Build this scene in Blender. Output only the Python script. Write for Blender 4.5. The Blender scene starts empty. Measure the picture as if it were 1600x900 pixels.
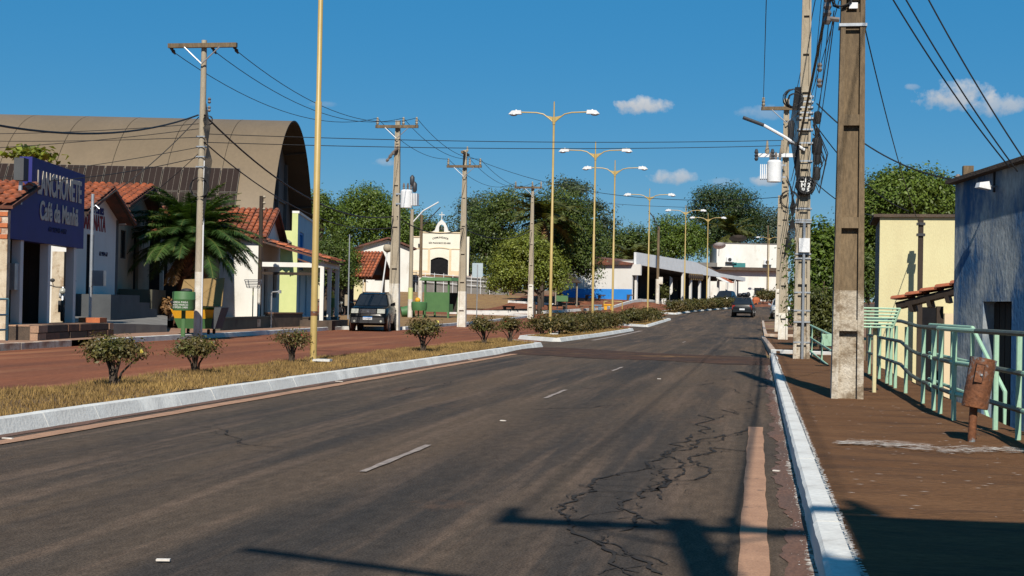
import bpy, math, random
import numpy as np
from mathutils import Vector, Matrix
random.seed(7); rng = np.random.default_rng(7)
scene = bpy.context.scene
COL = scene.collection
R = math.radians

# ------------------------------------------------------------------ camera
F_PX, CAM_Z = 2222.0, 1.15
YAW, PITCH, ROLL = R(9.8204), R(0.7895), R(1.1)
def cam_basis():
    cy, sy = math.cos(YAW), math.sin(YAW)
    f = Vector((-sy*math.cos(PITCH), cy*math.cos(PITCH), math.sin(PITCH)))
    r0 = Vector((cy, sy, 0)); u0 = r0.cross(f)
    c, s = math.cos(ROLL), math.sin(ROLL)
    return f, r0*c+u0*s, u0*c-r0*s
CF, CR, CU = cam_basis(); C0 = Vector((0, 0, CAM_Z))
cd = bpy.data.cameras.new('camera'); cam = bpy.data.objects.new('camera', cd); COL.objects.link(cam)
cd.sensor_width = 36; cd.lens = F_PX/1600*36; cd.clip_end = 4000; cd.clip_start = .05
mw = Matrix((CR, CU, -CF)).transposed().to_4x4(); mw.translation = C0; cam.matrix_world = mw
scene.camera = cam

# ------------------------------------------------------------------ sky and sun
SUN_EL = R(42); SUN_AZ = math.atan2(.135, -1.0)          # direction towards the sun, clockwise from +Y
w = bpy.data.worlds.new('World'); scene.world = w; w.use_nodes = True
nt = w.node_tree; nt.nodes.clear(); N = nt.nodes.new; LK = nt.links.new
wo = N('ShaderNodeOutputWorld'); bg = N('ShaderNodeBackground'); bg.inputs['Strength'].default_value = .063
sky = N('ShaderNodeTexSky'); sky.sky_type = 'NISHITA'; sky.sun_disc = False
sky.sun_elevation = SUN_EL; sky.sun_rotation = SUN_AZ
sky.air_density = 1.0; sky.dust_density = .1; sky.ozone_density = 3.5; sky.altitude = 300
tc = N('ShaderNodeTexCoord'); nz = N('ShaderNodeTexNoise'); nz.inputs['Scale'].default_value = 95
nz.inputs['Detail'].default_value = 6; nz.inputs['Roughness'].default_value = .6
LK(tc.outputs['Generated'], nz.inputs['Vector'])
def wm(op, a, b=None, c=None):
    n = N('ShaderNodeMath'); n.operation = op
    for i, v in enumerate((a, b, c)):
        if v is None: continue
        if isinstance(v, (int, float)): n.inputs[i].default_value = v
        else: LK(v, n.inputs[i])
    return n.outputs[0]
def wdot(v):
    n = N('ShaderNodeVectorMath'); n.operation = 'DOT_PRODUCT'; n.inputs[1].default_value = v
    LK(tc.outputs['Generated'], n.inputs[0]); return n.outputs['Value']
hs = N('ShaderNodeHueSaturation'); hs.inputs['Saturation'].default_value = 1.46; hs.inputs['Value'].default_value = .95
LK(sky.outputs['Color'], hs.inputs['Color'])
mb = N('ShaderNodeMix'); mb.data_type = 'RGBA'; mb.inputs['Factor'].default_value = .64; LK(hs.outputs['Color'], mb.inputs['A']); mb.inputs['B'].default_value = (.55, 3.1, 6.2, 1); cur = mb.outputs['Result']   # the deep even blue of a dry season sky
for px, py, hw, hh, op in ((1003,166,46,15,.95),(975,163,18,8,.8),(1492,150,56,24,.85),(1555,163,44,18,.7),(1050,276,40,12,.75),(1198,282,26,10,.7),
        (1190,176,40,12,.3),(601,254,22,7,.4),(1426,136,12,5,.35),(1130,284,26,8,.25),(505,163,26,5,.18)):
    c = (CF+CR*((px-800)/F_PX)+CU*((450-py)/F_PX)).normalized()
    uu = wm('DIVIDE', wdot(CR), 1); vv = wdot(CU)
    du = wm('MULTIPLY', wm('SUBTRACT', uu, c.dot(CR)), F_PX/hw); dv = wm('MULTIPLY', wm('SUBTRACT', vv, c.dot(CU)), F_PX/hh)
    r2 = wm('ADD', wm('MULTIPLY', du, du), wm('MULTIPLY', dv, dv))
    m = wm('SUBTRACT', 1.0, wm('ADD', r2, wm('MULTIPLY', wm('SUBTRACT', nz.outputs['Fac'], .5), 3.2)))
    m = wm('MULTIPLY', wm('SMOOTH_MIN', wm('MAXIMUM', m, 0), 1, .2), op)
    m = wm('MINIMUM', wm('MAXIMUM', m, 0), 1)
    sh = wm('MINIMUM', wm('MAXIMUM', wm('ADD', wm('MULTIPLY', dv, .35), .55), .2), 1)
    cc = N('ShaderNodeMix'); cc.data_type = 'RGBA'; LK(sh, cc.inputs['Factor'])
    cc.inputs['A'].default_value = (4.2, 4.8, 5.6, 1); cc.inputs['B'].default_value = (8.2, 8.3, 8.4, 1)
    mx = N('ShaderNodeMix'); mx.data_type = 'RGBA'; LK(m, mx.inputs['Factor']); LK(cur, mx.inputs['A']); LK(cc.outputs['Result'], mx.inputs['B'])
    cur = mx.outputs['Result']
LK(cur, bg.inputs['Color']); LK(bg.outputs[0], wo.inputs['Surface'])
sl = bpy.data.lights.new('sun', 'SUN'); sl.energy = 5.0; sl.angle = R(.5); sl.color = (1, .93, .82)
so = bpy.data.objects.new('sun', sl); COL.objects.link(so)
so.rotation_euler = Vector((-.135, 1, -math.tan(SUN_EL)*1.009)).to_track_quat('-Z', 'Y').to_euler()
so.location = (5, -40, 40)
vs = scene.view_settings; vs.view_transform = 'Standard'; vs.look = 'None'; vs.exposure = 0.42; vs.gamma = 1; vs.use_curve_mapping = False

# ------------------------------------------------------------------ helpers
def at(px, py, d):
    return C0 + CF*d + CR*((px-800)/F_PX*d) + CU*((450-py)/F_PX*d)
PY_, PZ_ = zip(*[(-80,0),(60,0),(82,.1),(107,.45),(114,.75),(125,1.1),(137,1.4),(150,1.7),(190,2.6),(260,3.3),(3000,3.3)])
def sm(a, b, x):
    t = min(1, max(0, (x-a)/(b-a))); return t*t*(3-2*t)
def zg(x, y):
    z = float(np.interp(y, PY_, PZ_))
    if x < -9: z += min(30, -x-9)*.02*sm(95, 150, y)
    if x < -7.5: z += .6*sm(124,137,y)*sm(7.5,11.5,-x)
    return z
def zterrain(x, y):
    z = zg(x, y)-.05
    if x > 1.9: z -= 1.1*sm(1.9, 2.6, x)*(1-sm(44, 60, y))
    if y > 330: z -= .0
    return z
def curve_x(y):                       # the street bends to the right beyond y = 110
    t = max(0, y-110)
    return .0045*min(t, 42)**2 + max(0, t-42)*.378
def base(px, d, dz=0):
    p = at(px, 480, d); return Vector((p.x, p.y, zg(p.x, p.y)+dz))
def zat(px, py, d): return at(px, py, d).z

class MB:
    def __init__(s): s.v = []; s.f = []
    def add(s, vs, fs):
        o = len(s.v); s.v += [tuple(p) for p in vs]; s.f += [tuple(i+o for i in f) for f in fs]; return s
    def hexa(s, b, t):                # four bottom points (ccw from above) and four top points
        return s.add(list(b)+list(t), [(3,2,1,0),(4,5,6,7),(0,1,5,4),(1,2,6,5),(2,3,7,6),(3,0,4,7)])
    def box(s, x0, x1, y0, y1, z0, z1):
        return s.hexa([(x0,y0,z0),(x1,y0,z0),(x1,y1,z0),(x0,y1,z0)], [(x0,y0,z1),(x1,y0,z1),(x1,y1,z1),(x0,y1,z1)])
    def taper(s, c0, a0, b0, c1, a1, b1):
        q = lambda c, a, b: [(c[0]-a, c[1]-b, c[2]), (c[0]+a, c[1]-b, c[2]), (c[0]+a, c[1]+b, c[2]), (c[0]-a, c[1]+b, c[2])]
        return s.hexa(q(c0, a0, b0), q(c1, a1, b1))
    def prism(s, poly, y0, y1):       # polygon in x,z pushed along y; ccw seen from -y
        n = len(poly)
        vs = [(x, y0, z) for x, z in poly]+[(x, y1, z) for x, z in poly]
        return s.add(vs, [tuple(range(n)), tuple(range(2*n-1, n-1, -1))]+[((i+1) % n, i, n+i, n+(i+1) % n) for i in range(n)])
    def slab(s, poly, z0, z1):        # polygon in x,y pushed along z
        n = len(poly)
        vs = [(x, y, z0) for x, y in poly]+[(x, y, z1) for x, y in poly]
        return s.add(vs, [tuple(range(n-1, -1, -1)), tuple(range(n, 2*n))]+[(i, (i+1) % n, n+(i+1) % n, n+i) for i in range(n)])
    def tube(s, path, r, n=8, cap=True):
        P = [Vector(p) for p in path]; m = len(P)
        rs = r if isinstance(r, (list, tuple)) else [r]*m
        ref = None; o = len(s.v)
        for i, p in enumerate(P):
            t = (P[min(i+1, m-1)]-P[max(i-1, 0)])
            t = t.normalized() if t.length > 1e-9 else Vector((0, 0, 1))
            if ref is None: ref = Vector((0, 0, 1)) if abs(t.z) < .9 else Vector((1, 0, 0))
            a = t.cross(ref).normalized(); b = t.cross(a).normalized(); ref = b.cross(t) if False else ref
            for k in range(n):
                an = 2*math.pi*k/n; s.v.append(tuple(p+(a*math.cos(an)+b*math.sin(an))*rs[i]))
        for i in range(m-1):
            for k in range(n):
                s.f.append((o+i*n+k, o+i*n+(k+1) % n, o+(i+1)*n+(k+1) % n, o+(i+1)*n+k))
        if cap:
            s.f.append(tuple(o+k for k in range(n-1, -1, -1))); s.f.append(tuple(o+(m-1)*n+k for k in range(n)))
        return s
    def lathe(s, prof, c=(0,0,0), n=14):   # (radius, z) profile about z
        o = len(s.v)
        for r, z in prof:
            for k in range(n):
                a = 2*math.pi*k/n; s.v.append((c[0]+r*math.cos(a), c[1]+r*math.sin(a), c[2]+z))
        for i in range(len(prof)-1):
            for k in range(n): s.f.append((o+i*n+k, o+i*n+(k+1) % n, o+(i+1)*n+(k+1) % n, o+(i+1)*n+k))
        s.f.append(tuple(o+k for k in range(n-1, -1, -1))); s.f.append(tuple(o+(len(prof)-1)*n+k for k in range(n)))
        return s
    def ball(s, c, r, n=10, sq=(1,1,1)):
        prof = [(max(.001, math.sin(math.pi*i/n))*r, -math.cos(math.pi*i/n)*r) for i in range(n+1)]
        o = len(s.v); s.lathe(prof, (0,0,0), n*2)
        for i in range(o, len(s.v)):
            x, y, z = s.v[i]; s.v[i] = (c[0]+x*sq[0], c[1]+y*sq[1], c[2]+z*sq[2])
        return s
    def xf(s, M, o=0):
        for i in range(o, len(s.v)): s.v[i] = tuple(M @ Vector(s.v[i]))
        return s
    def mesh(s, name, mat, smooth=None):
        me = bpy.data.meshes.new(name); me.from_pydata(s.v, [], s.f)
        if smooth is not None:
            me.polygons.foreach_set('use_smooth', [True]*len(me.polygons)); me.set_sharp_from_angle(angle=R(smooth))
        if mat: me.materials.append(mat)
        me.update(); return me
    def build(s, name, mat, parent=None, smooth=None, **kw):
        return place(name, s.mesh(name, mat, smooth), parent, **kw)
def place(name, me, parent=None, loc=(0,0,0), rz=0, kind=None, label=None, cat=None, group=None):
    o = bpy.data.objects.new(name, me); COL.objects.link(o); o.location = loc; o.rotation_euler = (0, 0, rz)
    if parent: o.parent = parent
    if kind: o['kind'] = kind
    if label: o['label'] = label
    if cat: o['category'] = cat
    if group: o['group'] = group
    return o
def thing(name, label, cat, loc=(0,0,0), rz=0, group=None):
    return place(name, None, None, loc, rz, None, label, cat, group)
def copy_tree(o, parent=None):
    c = o.copy(); COL.objects.link(c); c.parent = parent
    for ch in [x for x in bpy.data.objects if x.parent == o]: copy_tree(ch, c)
    return c
def front(pxa, da, pxb, db):          # a facade from the left to the right end: origin, angle, length
    a, b = at(pxa, 478, da), at(pxb, 478, db); v = b-a
    return Vector((a.x, a.y, 0)), math.atan2(v.y, v.x), math.hypot(v.x, v.y)

# ------------------------------------------------------------------ materials
def mat(name, c1, c2=None, scale=2.0, rough=.85, bump=0.0, detail=5, stretch=(1,1,1), metal=0, fine=.12, fscale=40, lo=.35, hi=.65,
        stain=None, sscale=.7, slo=.55, shi=.7, coat=0, spec=.4, transl=None, island=0):
    sc_ = lambda c: c and tuple(v*(.86 if max(c) < .35 else .86-.06*min(1, (max(c)-.35)/.3)) for v in c)
    c1, c2, stain = sc_(c1), sc_(c2), sc_(stain)
    m = bpy.data.materials.new(name); m.use_nodes = True; nt = m.node_tree; n = nt.nodes; l = nt.links
    b = n['Principled BSDF']; b.inputs['Roughness'].default_value = rough; b.inputs['Metallic'].default_value = metal
    b.inputs['Specular IOR Level'].default_value = spec
    if coat: b.inputs['Coat Weight'].default_value = coat; b.inputs['Coat Roughness'].default_value = .08
    tc = n.new('ShaderNodeTexCoord'); mp = n.new('ShaderNodeMapping'); mp.inputs['Scale'].default_value = stretch
    l.new(tc.outputs['Object'], mp.inputs['Vector'])
    def noise(sc, det=detail, rg=.6, src=mp):
        t = n.new('ShaderNodeTexNoise'); t.inputs['Scale'].default_value = sc; t.inputs['Detail'].default_value = det; t.inputs['Roughness'].default_value = rg
        l.new(src.outputs['Vector'], t.inputs['Vector']); return t
    def mix(f, a, b_, mode='MIX'):
        x = n.new('ShaderNodeMix'); x.data_type = 'RGBA'; x.blend_type = mode
        for s, v in (('Factor', f), ('A', a), ('B', b_)):
            if hasattr(v, 'links'): l.new(v, x.inputs[s])
            elif s == 'Factor': x.inputs[s].default_value = v
            else: x.inputs[s].default_value = (*v[:3], 1)
        return x.outputs['Result']
    def rng_(sock, a, b_, c=0, d=1):
        x = n.new('ShaderNodeMapRange'); x.inputs[1].default_value = a; x.inputs[2].default_value = b_; x.inputs[3].default_value = c; x.inputs[4].default_value = d
        l.new(sock, x.inputs[0]); return x.outputs[0]
    c2 = c2 or tuple(v*.8 for v in c1)
    n1 = noise(scale); col = mix(rng_(n1.outputs['Fac'], lo, hi), c1, c2)
    n2 = noise(fscale, 3)
    if fine:
        g = rng_(n2.outputs['Fac'], .3, .7, 1-fine, 1+fine)
        cx = n.new('ShaderNodeCombineColor'); [l.new(g, cx.inputs[i]) for i in range(3)]
        col = mix(1.0, col, cx.outputs[0], 'MULTIPLY')
    if stain:
        n3 = noise(sscale, 8, .7); col = mix(rng_(n3.outputs['Fac'], slo, shi), col, stain)
    if island:
        ge = n.new('ShaderNodeNewGeometry'); g = rng_(ge.outputs['Random Per Island'], 0, 1, 1-island, 1+island)
        cx = n.new('ShaderNodeCombineColor'); [l.new(g, cx.inputs[i]) for i in range(3)]
        col = mix(1.0, col, cx.outputs[0], 'MULTIPLY')
    l.new(col, b.inputs['Base Color'])
    if bump:
        bp = n.new('ShaderNodeBump'); bp.inputs['Strength'].default_value = bump; bp.inputs['Distance'].default_value = .02
        l.new(n2.outputs['Fac'], bp.inputs['Height']); l.new(bp.outputs[0], b.inputs['Normal'])
    if transl:
        tr = n.new('ShaderNodeBsdfTranslucent'); l.new(mix(1.0, col, transl, 'MULTIPLY'), tr.inputs['Color'])
        ms = n.new('ShaderNodeMixShader'); ms.inputs[0].default_value = .3
        l.new(b.outputs[0], ms.inputs[1]); l.new(tr.outputs[0], ms.inputs[2]); l.new(ms.outputs[0], n['Material Output'].inputs['Surface'])
    m['_mix'] = 1
    return m
X = {}
def D(k, *a, **kw): X[k] = mat(k, *a, **kw)
D('dirt', (.17,.085,.05), (.22,.12,.065), .35, .95, .5, stain=(.24,.17,.075), sscale=.12, slo=.48, shi=.58)
D('asphalt', (.078,.058,.046), (.055,.046,.041), 1.4, .9, .8, stretch=(1,.07,1), fine=.3, fscale=90, stain=(.04,.035,.034), sscale=.9, slo=.5, shi=.66)
D('red_road', (.235,.085,.043), (.15,.06,.036), 1.1, .97, .6, spec=.1, stretch=(1,.1,1), fine=.25, fscale=45, stain=(.31,.135,.068), sscale=.9, slo=.52, shi=.68)
D('gutter', (.15,.072,.045), (.095,.058,.045), 2.2, .95, .5, stretch=(1,.3,1), fine=.25, fscale=60)
D('brown_strip', (.085,.045,.03), (.045,.033,.028), 2.5, .95, 1, stretch=(.35,1,1), fine=.5, fscale=16, stain=(.2,.115,.05), sscale=.9, slo=.58, shi=.66, spec=.1)
D('tar', (.028,.025,.024), (.042,.036,.032), 3, .9, spec=.1)
D('edge_paint', (.42,.235,.14), (.32,.175,.105), 3.5, .9, .3, fine=.22, fscale=90, stain=(.1,.07,.055), sscale=5, slo=.58, shi=.7)
D('dash_paint', (.33,.27,.23), (.2,.16,.14), 6, .9, .2, fine=.25, fscale=80)
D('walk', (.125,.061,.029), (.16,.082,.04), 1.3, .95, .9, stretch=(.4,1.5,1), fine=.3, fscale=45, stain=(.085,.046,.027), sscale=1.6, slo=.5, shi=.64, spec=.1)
D('walk_left', (.33,.2,.13), (.25,.13,.08), 1.2, .92, .3)
D('chalk', (.75,.7,.64), (.6,.52,.45), 8, .95)
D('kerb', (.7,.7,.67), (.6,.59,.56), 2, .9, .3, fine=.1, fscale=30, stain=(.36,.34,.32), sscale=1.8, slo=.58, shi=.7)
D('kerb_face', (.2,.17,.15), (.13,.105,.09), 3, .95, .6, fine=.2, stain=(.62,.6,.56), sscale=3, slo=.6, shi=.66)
D('kerb_dirty', (.62,.55,.46), (.4,.28,.2), 3, .9, .5, stain=(.27,.15,.1), sscale=2, slo=.5, shi=.62)
D('grassdirt', (.16,.095,.035), (.12,.068,.032), 3, .95, .5)
D('grass', (.3,.19,.06), (.18,.11,.036), 1.1, .9, fine=.2, island=.35)
D('drygrass', (.27,.165,.06), (.2,.105,.045), 1.6, .95, .6, fine=.3, fscale=30)
D('pole', (.19,.135,.078), (.13,.092,.054), 3, .92, .5, stretch=(1,1,.25), fine=.25, fscale=45, stain=(.07,.05,.033), sscale=2, slo=.5, shi=.7)
D('pole_light', (.38,.33,.25), (.3,.25,.18), 2.5, .92, .4, stretch=(1,1,.3), fine=.15, fscale=40, stain=(.2,.155,.11), sscale=1.6, slo=.55, shi=.72)
D('pole_white', (.72,.7,.64), (.55,.49,.4), 3, .9, .4, fine=.12, fscale=35, stain=(.32,.25,.17), sscale=3, slo=.6, shi=.7)
D('pole_worn', (.55,.5,.42), (.36,.3,.22), 4, .92, .6, fine=.2, fscale=45, stain=(.2,.15,.1), sscale=4.5, slo=.48, shi=.6)
D('gold', (.47,.34,.12), (.4,.28,.09), 2, .45, spec=.5, fine=.05, stain=(.33,.21,.08), sscale=2, slo=.66, shi=.76)
D('lampwhite', (.78,.79,.8), (.7,.71,.72), 2, .4)
D('galv', (.5,.52,.54), (.4,.42,.44), 5, .4, metal=.6)
D('darkmetal', (.045,.045,.05), (.03,.03,.033), 5, .5)
D('insul', (.12,.1,.09), (.2,.17,.15), 5, .35)
D('cable', (.012,.012,.013), (.02,.02,.02), 5, .6)
D('white', (.72,.71,.68), (.67,.65,.61), 1, .85, .2, fine=.04, stain=(.55,.52,.47), sscale=.9, slo=.62, shi=.8)
D('whitewash', (.8,.79,.74), (.7,.68,.62), .8, .9, .2, stretch=(1,1,.4), fine=.04, stain=(.5,.45,.37), sscale=.7, slo=.58, shi=.75)
D('chapel', (.8,.76,.64), (.76,.71,.58), 1.5, .85, fine=.04, stain=(.66,.58,.44), sscale=1, slo=.6, shi=.8)
D('cream', (.68,.62,.36), (.61,.54,.31), 1.5, .88, .3, stretch=(1,1,.4), fine=.06, stain=(.47,.4,.25), sscale=1.3, slo=.56, shi=.8)
D('cream_trim', (.72,.58,.38), (.66,.52,.34), 1.5, .85, fine=.05)
D('yellowgreen', (.62,.66,.3), (.55,.6,.26), 1.5, .85, fine=.06)
D('skyblue', (.3,.5,.62), (.24,.42,.55), 1.5, .85, fine=.06)
D('beige', (.36,.3,.23), (.3,.25,.19), 1, .88, .2, fine=.06, stain=(.22,.18,.14), sscale=.9, slo=.6, shi=.75)
D('oldplaster', (.62,.53,.4), (.45,.36,.25), 2.5, .92, .5, fine=.15, stain=(.3,.2,.12), sscale=2, slo=.52, shi=.62)
D('signblue', (.01,.012,.14), (.013,.016,.17), 1.2, .6, fine=.06)
D('bluewall', (.38,.4,.4), (.17,.21,.25), 1.6, .92, .6, stretch=(1,1,.45), fine=.2, fscale=16, stain=(.04,.115,.24), sscale=.75, slo=.47, shi=.56, spec=.15, lo=.42, hi=.6)
D('bluepaint', (.02,.25,.72), (.02,.22,.66), 1, .7, fine=.05)
D('darkgrey', (.075,.082,.088), (.055,.06,.066), 1.2, .8, .2, fine=.1)
D('concrete', (.2,.19,.175), (.15,.14,.13), 1, .9, .3, fine=.1, stain=(.12,.1,.085), sscale=.8, slo=.55, shi=.7)
D('olivewall', (.1,.095,.065), (.075,.07,.05), 1, .9, fine=.1, stain=(.05,.04,.03))
D('stonebrown', (.17,.09,.055), (.11,.06,.04), 2.5, .92, .6, fine=.2)
D('stonelight', (.4,.25,.16), (.3,.18,.12), 3, .92, .6, fine=.2)
D('stonedark', (.06,.045,.035), (.1,.07,.05), 2.5, .92, .6, fine=.25)
D('tile', (.4,.115,.045), (.26,.075,.035), 1.3, .85, .3, fine=.2, fscale=9, stain=(.07,.045,.035), sscale=.9, slo=.5, shi=.64, island=.22)
D('tile_old', (.2,.07,.04), (.12,.05,.035), 1.3, .88, .3, fine=.2, fscale=9, stain=(.05,.04,.035), sscale=.9, slo=.48, shi=.62, island=.25)
D('brick', (.5,.16,.06), (.4,.12,.05), 3, .9, .3, fine=.15)
D('wooddark', (.045,.03,.02), (.03,.02,.014), 3, .85, fine=.2, stretch=(1,1,.3))
D('doorblack', (.01,.01,.012), (.014,.014,.016), 3, .9, spec=.1)
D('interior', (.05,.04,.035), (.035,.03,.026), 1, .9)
D('glassdark', (.012,.014,.017), (.018,.02,.024), 2, .12, spec=.5, fine=0)
D('gymroof', (.18,.13,.078), (.155,.113,.067), .25, .6, 0, stretch=(1,.3,1), fine=.06, fscale=6, stain=(.135,.098,.058), sscale=.18, slo=.5, shi=.75)
D('gymroof_under', (.07,.055,.042), (.05,.04,.03), .5, .8)
D('gymwall', (.1,.1,.1), (.08,.08,.08), .6, .8, fine=.06)
D('solar', (.022,.014,.012), (.028,.018,.015), .8, .6, spec=.08, fine=.05)
D('alu', (.2,.17,.14), (.17,.145,.12), 4, .7)
D('corrug', (.24,.22,.19), (.17,.155,.135), 1, .85, .2, fine=.12)
D('binggreen', (.06,.16,.055), (.05,.13,.045), 3, .6, fine=.1, stain=(.12,.1,.05), sscale=4, slo=.66, shi=.75)
D('boothgreen', (.075,.17,.06), (.065,.15,.055), 2, .65, fine=.06)
D('binyellow', (.75,.36,.01), (.65,.32,.02), 3, .6)
D('lidbrown', (.27,.17,.06), (.22,.14,.05), 2.5, .8, fine=.08)
D('mint', (.38,.58,.41), (.32,.52,.37), 3, .55, fine=.08, stain=(.17,.28,.19), sscale=5, slo=.6, shi=.7)
D('mint_bare', (.09,.085,.07), (.12,.14,.1), 6, .55, metal=.3, fine=.2)
D('railteal', (.2,.38,.4), (.16,.32,.34), 3, .6)
D('rust', (.19,.07,.026), (.1,.038,.018), 5, .8, .5, fine=.3, fscale=30, stain=(.2,.25,.27), sscale=3.4, slo=.52, shi=.6)
D('carblack', (.003,.0032,.004), (.004,.0045,.005), 1, .22, spec=.12, fine=0)
D('cargrey', (.012,.014,.016), (.014,.016,.018), 1, .3, spec=.2, fine=0)
D('carblue', (.008,.011,.02), (.01,.014,.024), 1, .3, spec=.2, fine=0)
D('carsilver', (.45,.46,.47), (.42,.43,.44), 1, .35, metal=.4, fine=0)
D('tyre', (.02,.019,.018), (.06,.032,.022), 4, .9)
D('dusttyre', (.12,.055,.035), (.07,.035,.025), 4, .95)
D('plastic', (.018,.018,.019), (.025,.024,.024), 3, .6)
D('headlight', (.42,.42,.36), (.3,.3,.26), 8, .15, spec=.6, fine=.1)
D('taillight', (.35,.03,.02), (.25,.02,.015), 8, .25, fine=0)
D('plate', (.72,.74,.76), (.66,.68,.7), 8, .5)
D('chrome', (.62,.63,.65), (.5,.5,.52), 4, .2, metal=.9)
D('letter_cream', (.62,.55,.46), (.56,.5,.42), 8, .7)
D('letter_red', (.28,.015,.02), (.24,.014,.018), 8, .7)
D('letter_blue', (.02,.025,.16), (.02,.025,.14), 8, .7)
D('letter_black', (.015,.015,.02), (.02,.02,.025), 8, .7)
D('letter_white', (.75,.75,.72), (.7,.7,.68), 8, .7)
D('letter_dim', (.012,.014,.07), (.012,.014,.06), 8, .7)
D('bark', (.09,.065,.045), (.055,.04,.03), 3, .95, .8, stretch=(1,1,.3), fine=.25)
D('palmtrunk', (.14,.06,.03), (.07,.035,.02), 6, .95, 1, fine=.4, fscale=18)
G = dict(transl=(1.5,1.35,.5), rough=.5, spec=.35, fine=0, island=.4)
D('leaf_mid', (.08,.13,.016), (.115,.16,.022), .5, **G)
D('leaf_bright', (.15,.19,.024), (.2,.22,.035), .5, **G)
D('leaf_dark', (.06,.095,.018), (.095,.125,.022), .5, **G)
D('leaf_deep', (.035,.06,.016), (.05,.08,.02), .5, **G)
D('leaf_grey', (.06,.085,.05), (.075,.1,.055), .5, **G)
D('leaf_olive', (.085,.1,.022), (.11,.11,.03), .5, **G)
D('leaf_hedge', (.075,.08,.018), (.13,.09,.03), 1.2, **G)
D('leaf_shrub', (.1,.105,.024), (.16,.095,.042), 2.5, **G)
D('leaf_palm', (.04,.09,.022), (.065,.12,.028), .6, **G)
D('leaf_dead', (.28,.16,.07), (.2,.11,.05), 2, **G)
D('petal_yellow', (.75,.6,.12), (.7,.55,.1), 4, .6, island=.2)
D('petal_red', (.45,.04,.03), (.35,.05,.04), 4, .6, island=.2)
D('teal', (.03,.2,.2), (.03,.17,.17), 2, .6)
D('orange', (.4,.1,.03), (.3,.08,.03), 2, .7)
D('signgrey', (.42,.5,.54), (.36,.44,.48), 2, .5, metal=.2)
D('bench_blue', (.12,.2,.28), (.1,.17,.25), 3, .7)

def make_asphalt():
    m = bpy.data.materials.new('asphalt'); m.use_nodes = True; nt = m.node_tree; n = nt.nodes; l = nt.links; b = n['Principled BSDF']
    b.inputs['Roughness'].default_value = .92; b.inputs['Specular IOR Level'].default_value = .12
    tc = n.new('ShaderNodeTexCoord')
    def noise(sc, st=(1,1,1), det=5, rg=.6, dist=0):
        mp = n.new('ShaderNodeMapping'); mp.inputs['Scale'].default_value = st; l.new(tc.outputs['Object'], mp.inputs['Vector'])
        t = n.new('ShaderNodeTexNoise'); t.inputs['Scale'].default_value = sc; t.inputs['Detail'].default_value = det; t.inputs['Roughness'].default_value = rg; t.inputs['Distortion'].default_value = dist
        l.new(mp.outputs['Vector'], t.inputs['Vector']); return t.outputs['Fac']
    def mth(op, a, c=None):
        x = n.new('ShaderNodeMath'); x.operation = op
        for i, v in enumerate((a, c)):
            if v is None: continue
            if isinstance(v, (int, float)): x.inputs[i].default_value = v
            else: l.new(v, x.inputs[i])
        return x.outputs[0]
    def rg(sock, a, c, d=0, e=1):
        x = n.new('ShaderNodeMapRange'); x.inputs[1].default_value = a; x.inputs[2].default_value = c; x.inputs[3].default_value = d; x.inputs[4].default_value = e; l.new(sock, x.inputs[0]); return x.outputs[0]
    def mix(f, a, c, mode='MIX'):
        x = n.new('ShaderNodeMix'); x.data_type = 'RGBA'; x.blend_type = mode
        for s_, v in (('Factor', f), ('A', a), ('B', c)):
            if hasattr(v, 'links'): l.new(v, x.inputs[s_])
            elif s_ == 'Factor': x.inputs[s_].default_value = v
            else: x.inputs[s_].default_value = (*v, 1)
        return x.outputs['Result']
    def grey(sock):
        c = n.new('ShaderNodeCombineColor'); [l.new(sock, c.inputs[i]) for i in range(3)]; return c.outputs[0]
    col = mix(rg(noise(.5, (1,.25,1)), .35, .65), (0.0918,0.0624,0.0418), (0.0656,0.0504,0.0380))
    col = mix(rg(noise(1.0, (1,.06,1), 6), .48, .62), col, (0.0426,0.0352,0.0304))            # long wear streaks
    col = mix(rg(noise(4.5, (1,.04,1), 4), .5, .68, 0, .75), col, (0.1230,0.0840,0.0593))
    sx = n.new('ShaderNodeSeparateXYZ'); l.new(tc.outputs['Object'], sx.inputs[0]); wv = noise(.35, (1,.3,1), 4)
    for x0, w_, a in ((-2.1,.55,.75),(-3.45,.35,.3),(-.75,.4,.35),(-5.1,.5,.35)):       # tyre darkened tracks
        d = mth('DIVIDE', mth('ADD', mth('SUBTRACT', sx.outputs[0], x0), mth('MULTIPLY', mth('SUBTRACT', wv, .5), 1.2)), w_); g = mth('MAXIMUM', mth('SUBTRACT', 1, mth('MULTIPLY', d, d)), 0)
        g = mth('MULTIPLY', mth('MULTIPLY', g, rg(noise(1.3, (1,.15,1), 6, .65), .3, .62)), a); col = mix(g, col, (0.0295,0.0264,0.0243))
    col = mix(rg(noise(.9, (1,.5,1), 8, .7), .6, .72, 0, .55), col, (0.1230,0.0680,0.0418))   # red dust
    col = mix(1.0, col, grey(rg(noise(85, (1,.8,1), 3, .75), .3, .7, .35, 1.65)), 'MULTIPLY')
    col = mix(1.0, col, grey(rg(noise(14, (1,.35,1), 5, .75), .3, .7, .7, 1.3)), 'MULTIPLY')
    l.new(col, b.inputs['Base Color'])
    bp = n.new('ShaderNodeBump'); bp.inputs['Strength'].default_value = .6; bp.inputs['Distance'].default_value = .01; l.new(noise(120, (1,1,1), 3), bp.inputs['Height']); l.new(bp.outputs[0], b.inputs['Normal'])
    return m
X['asphalt'] = make_asphalt()
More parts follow.
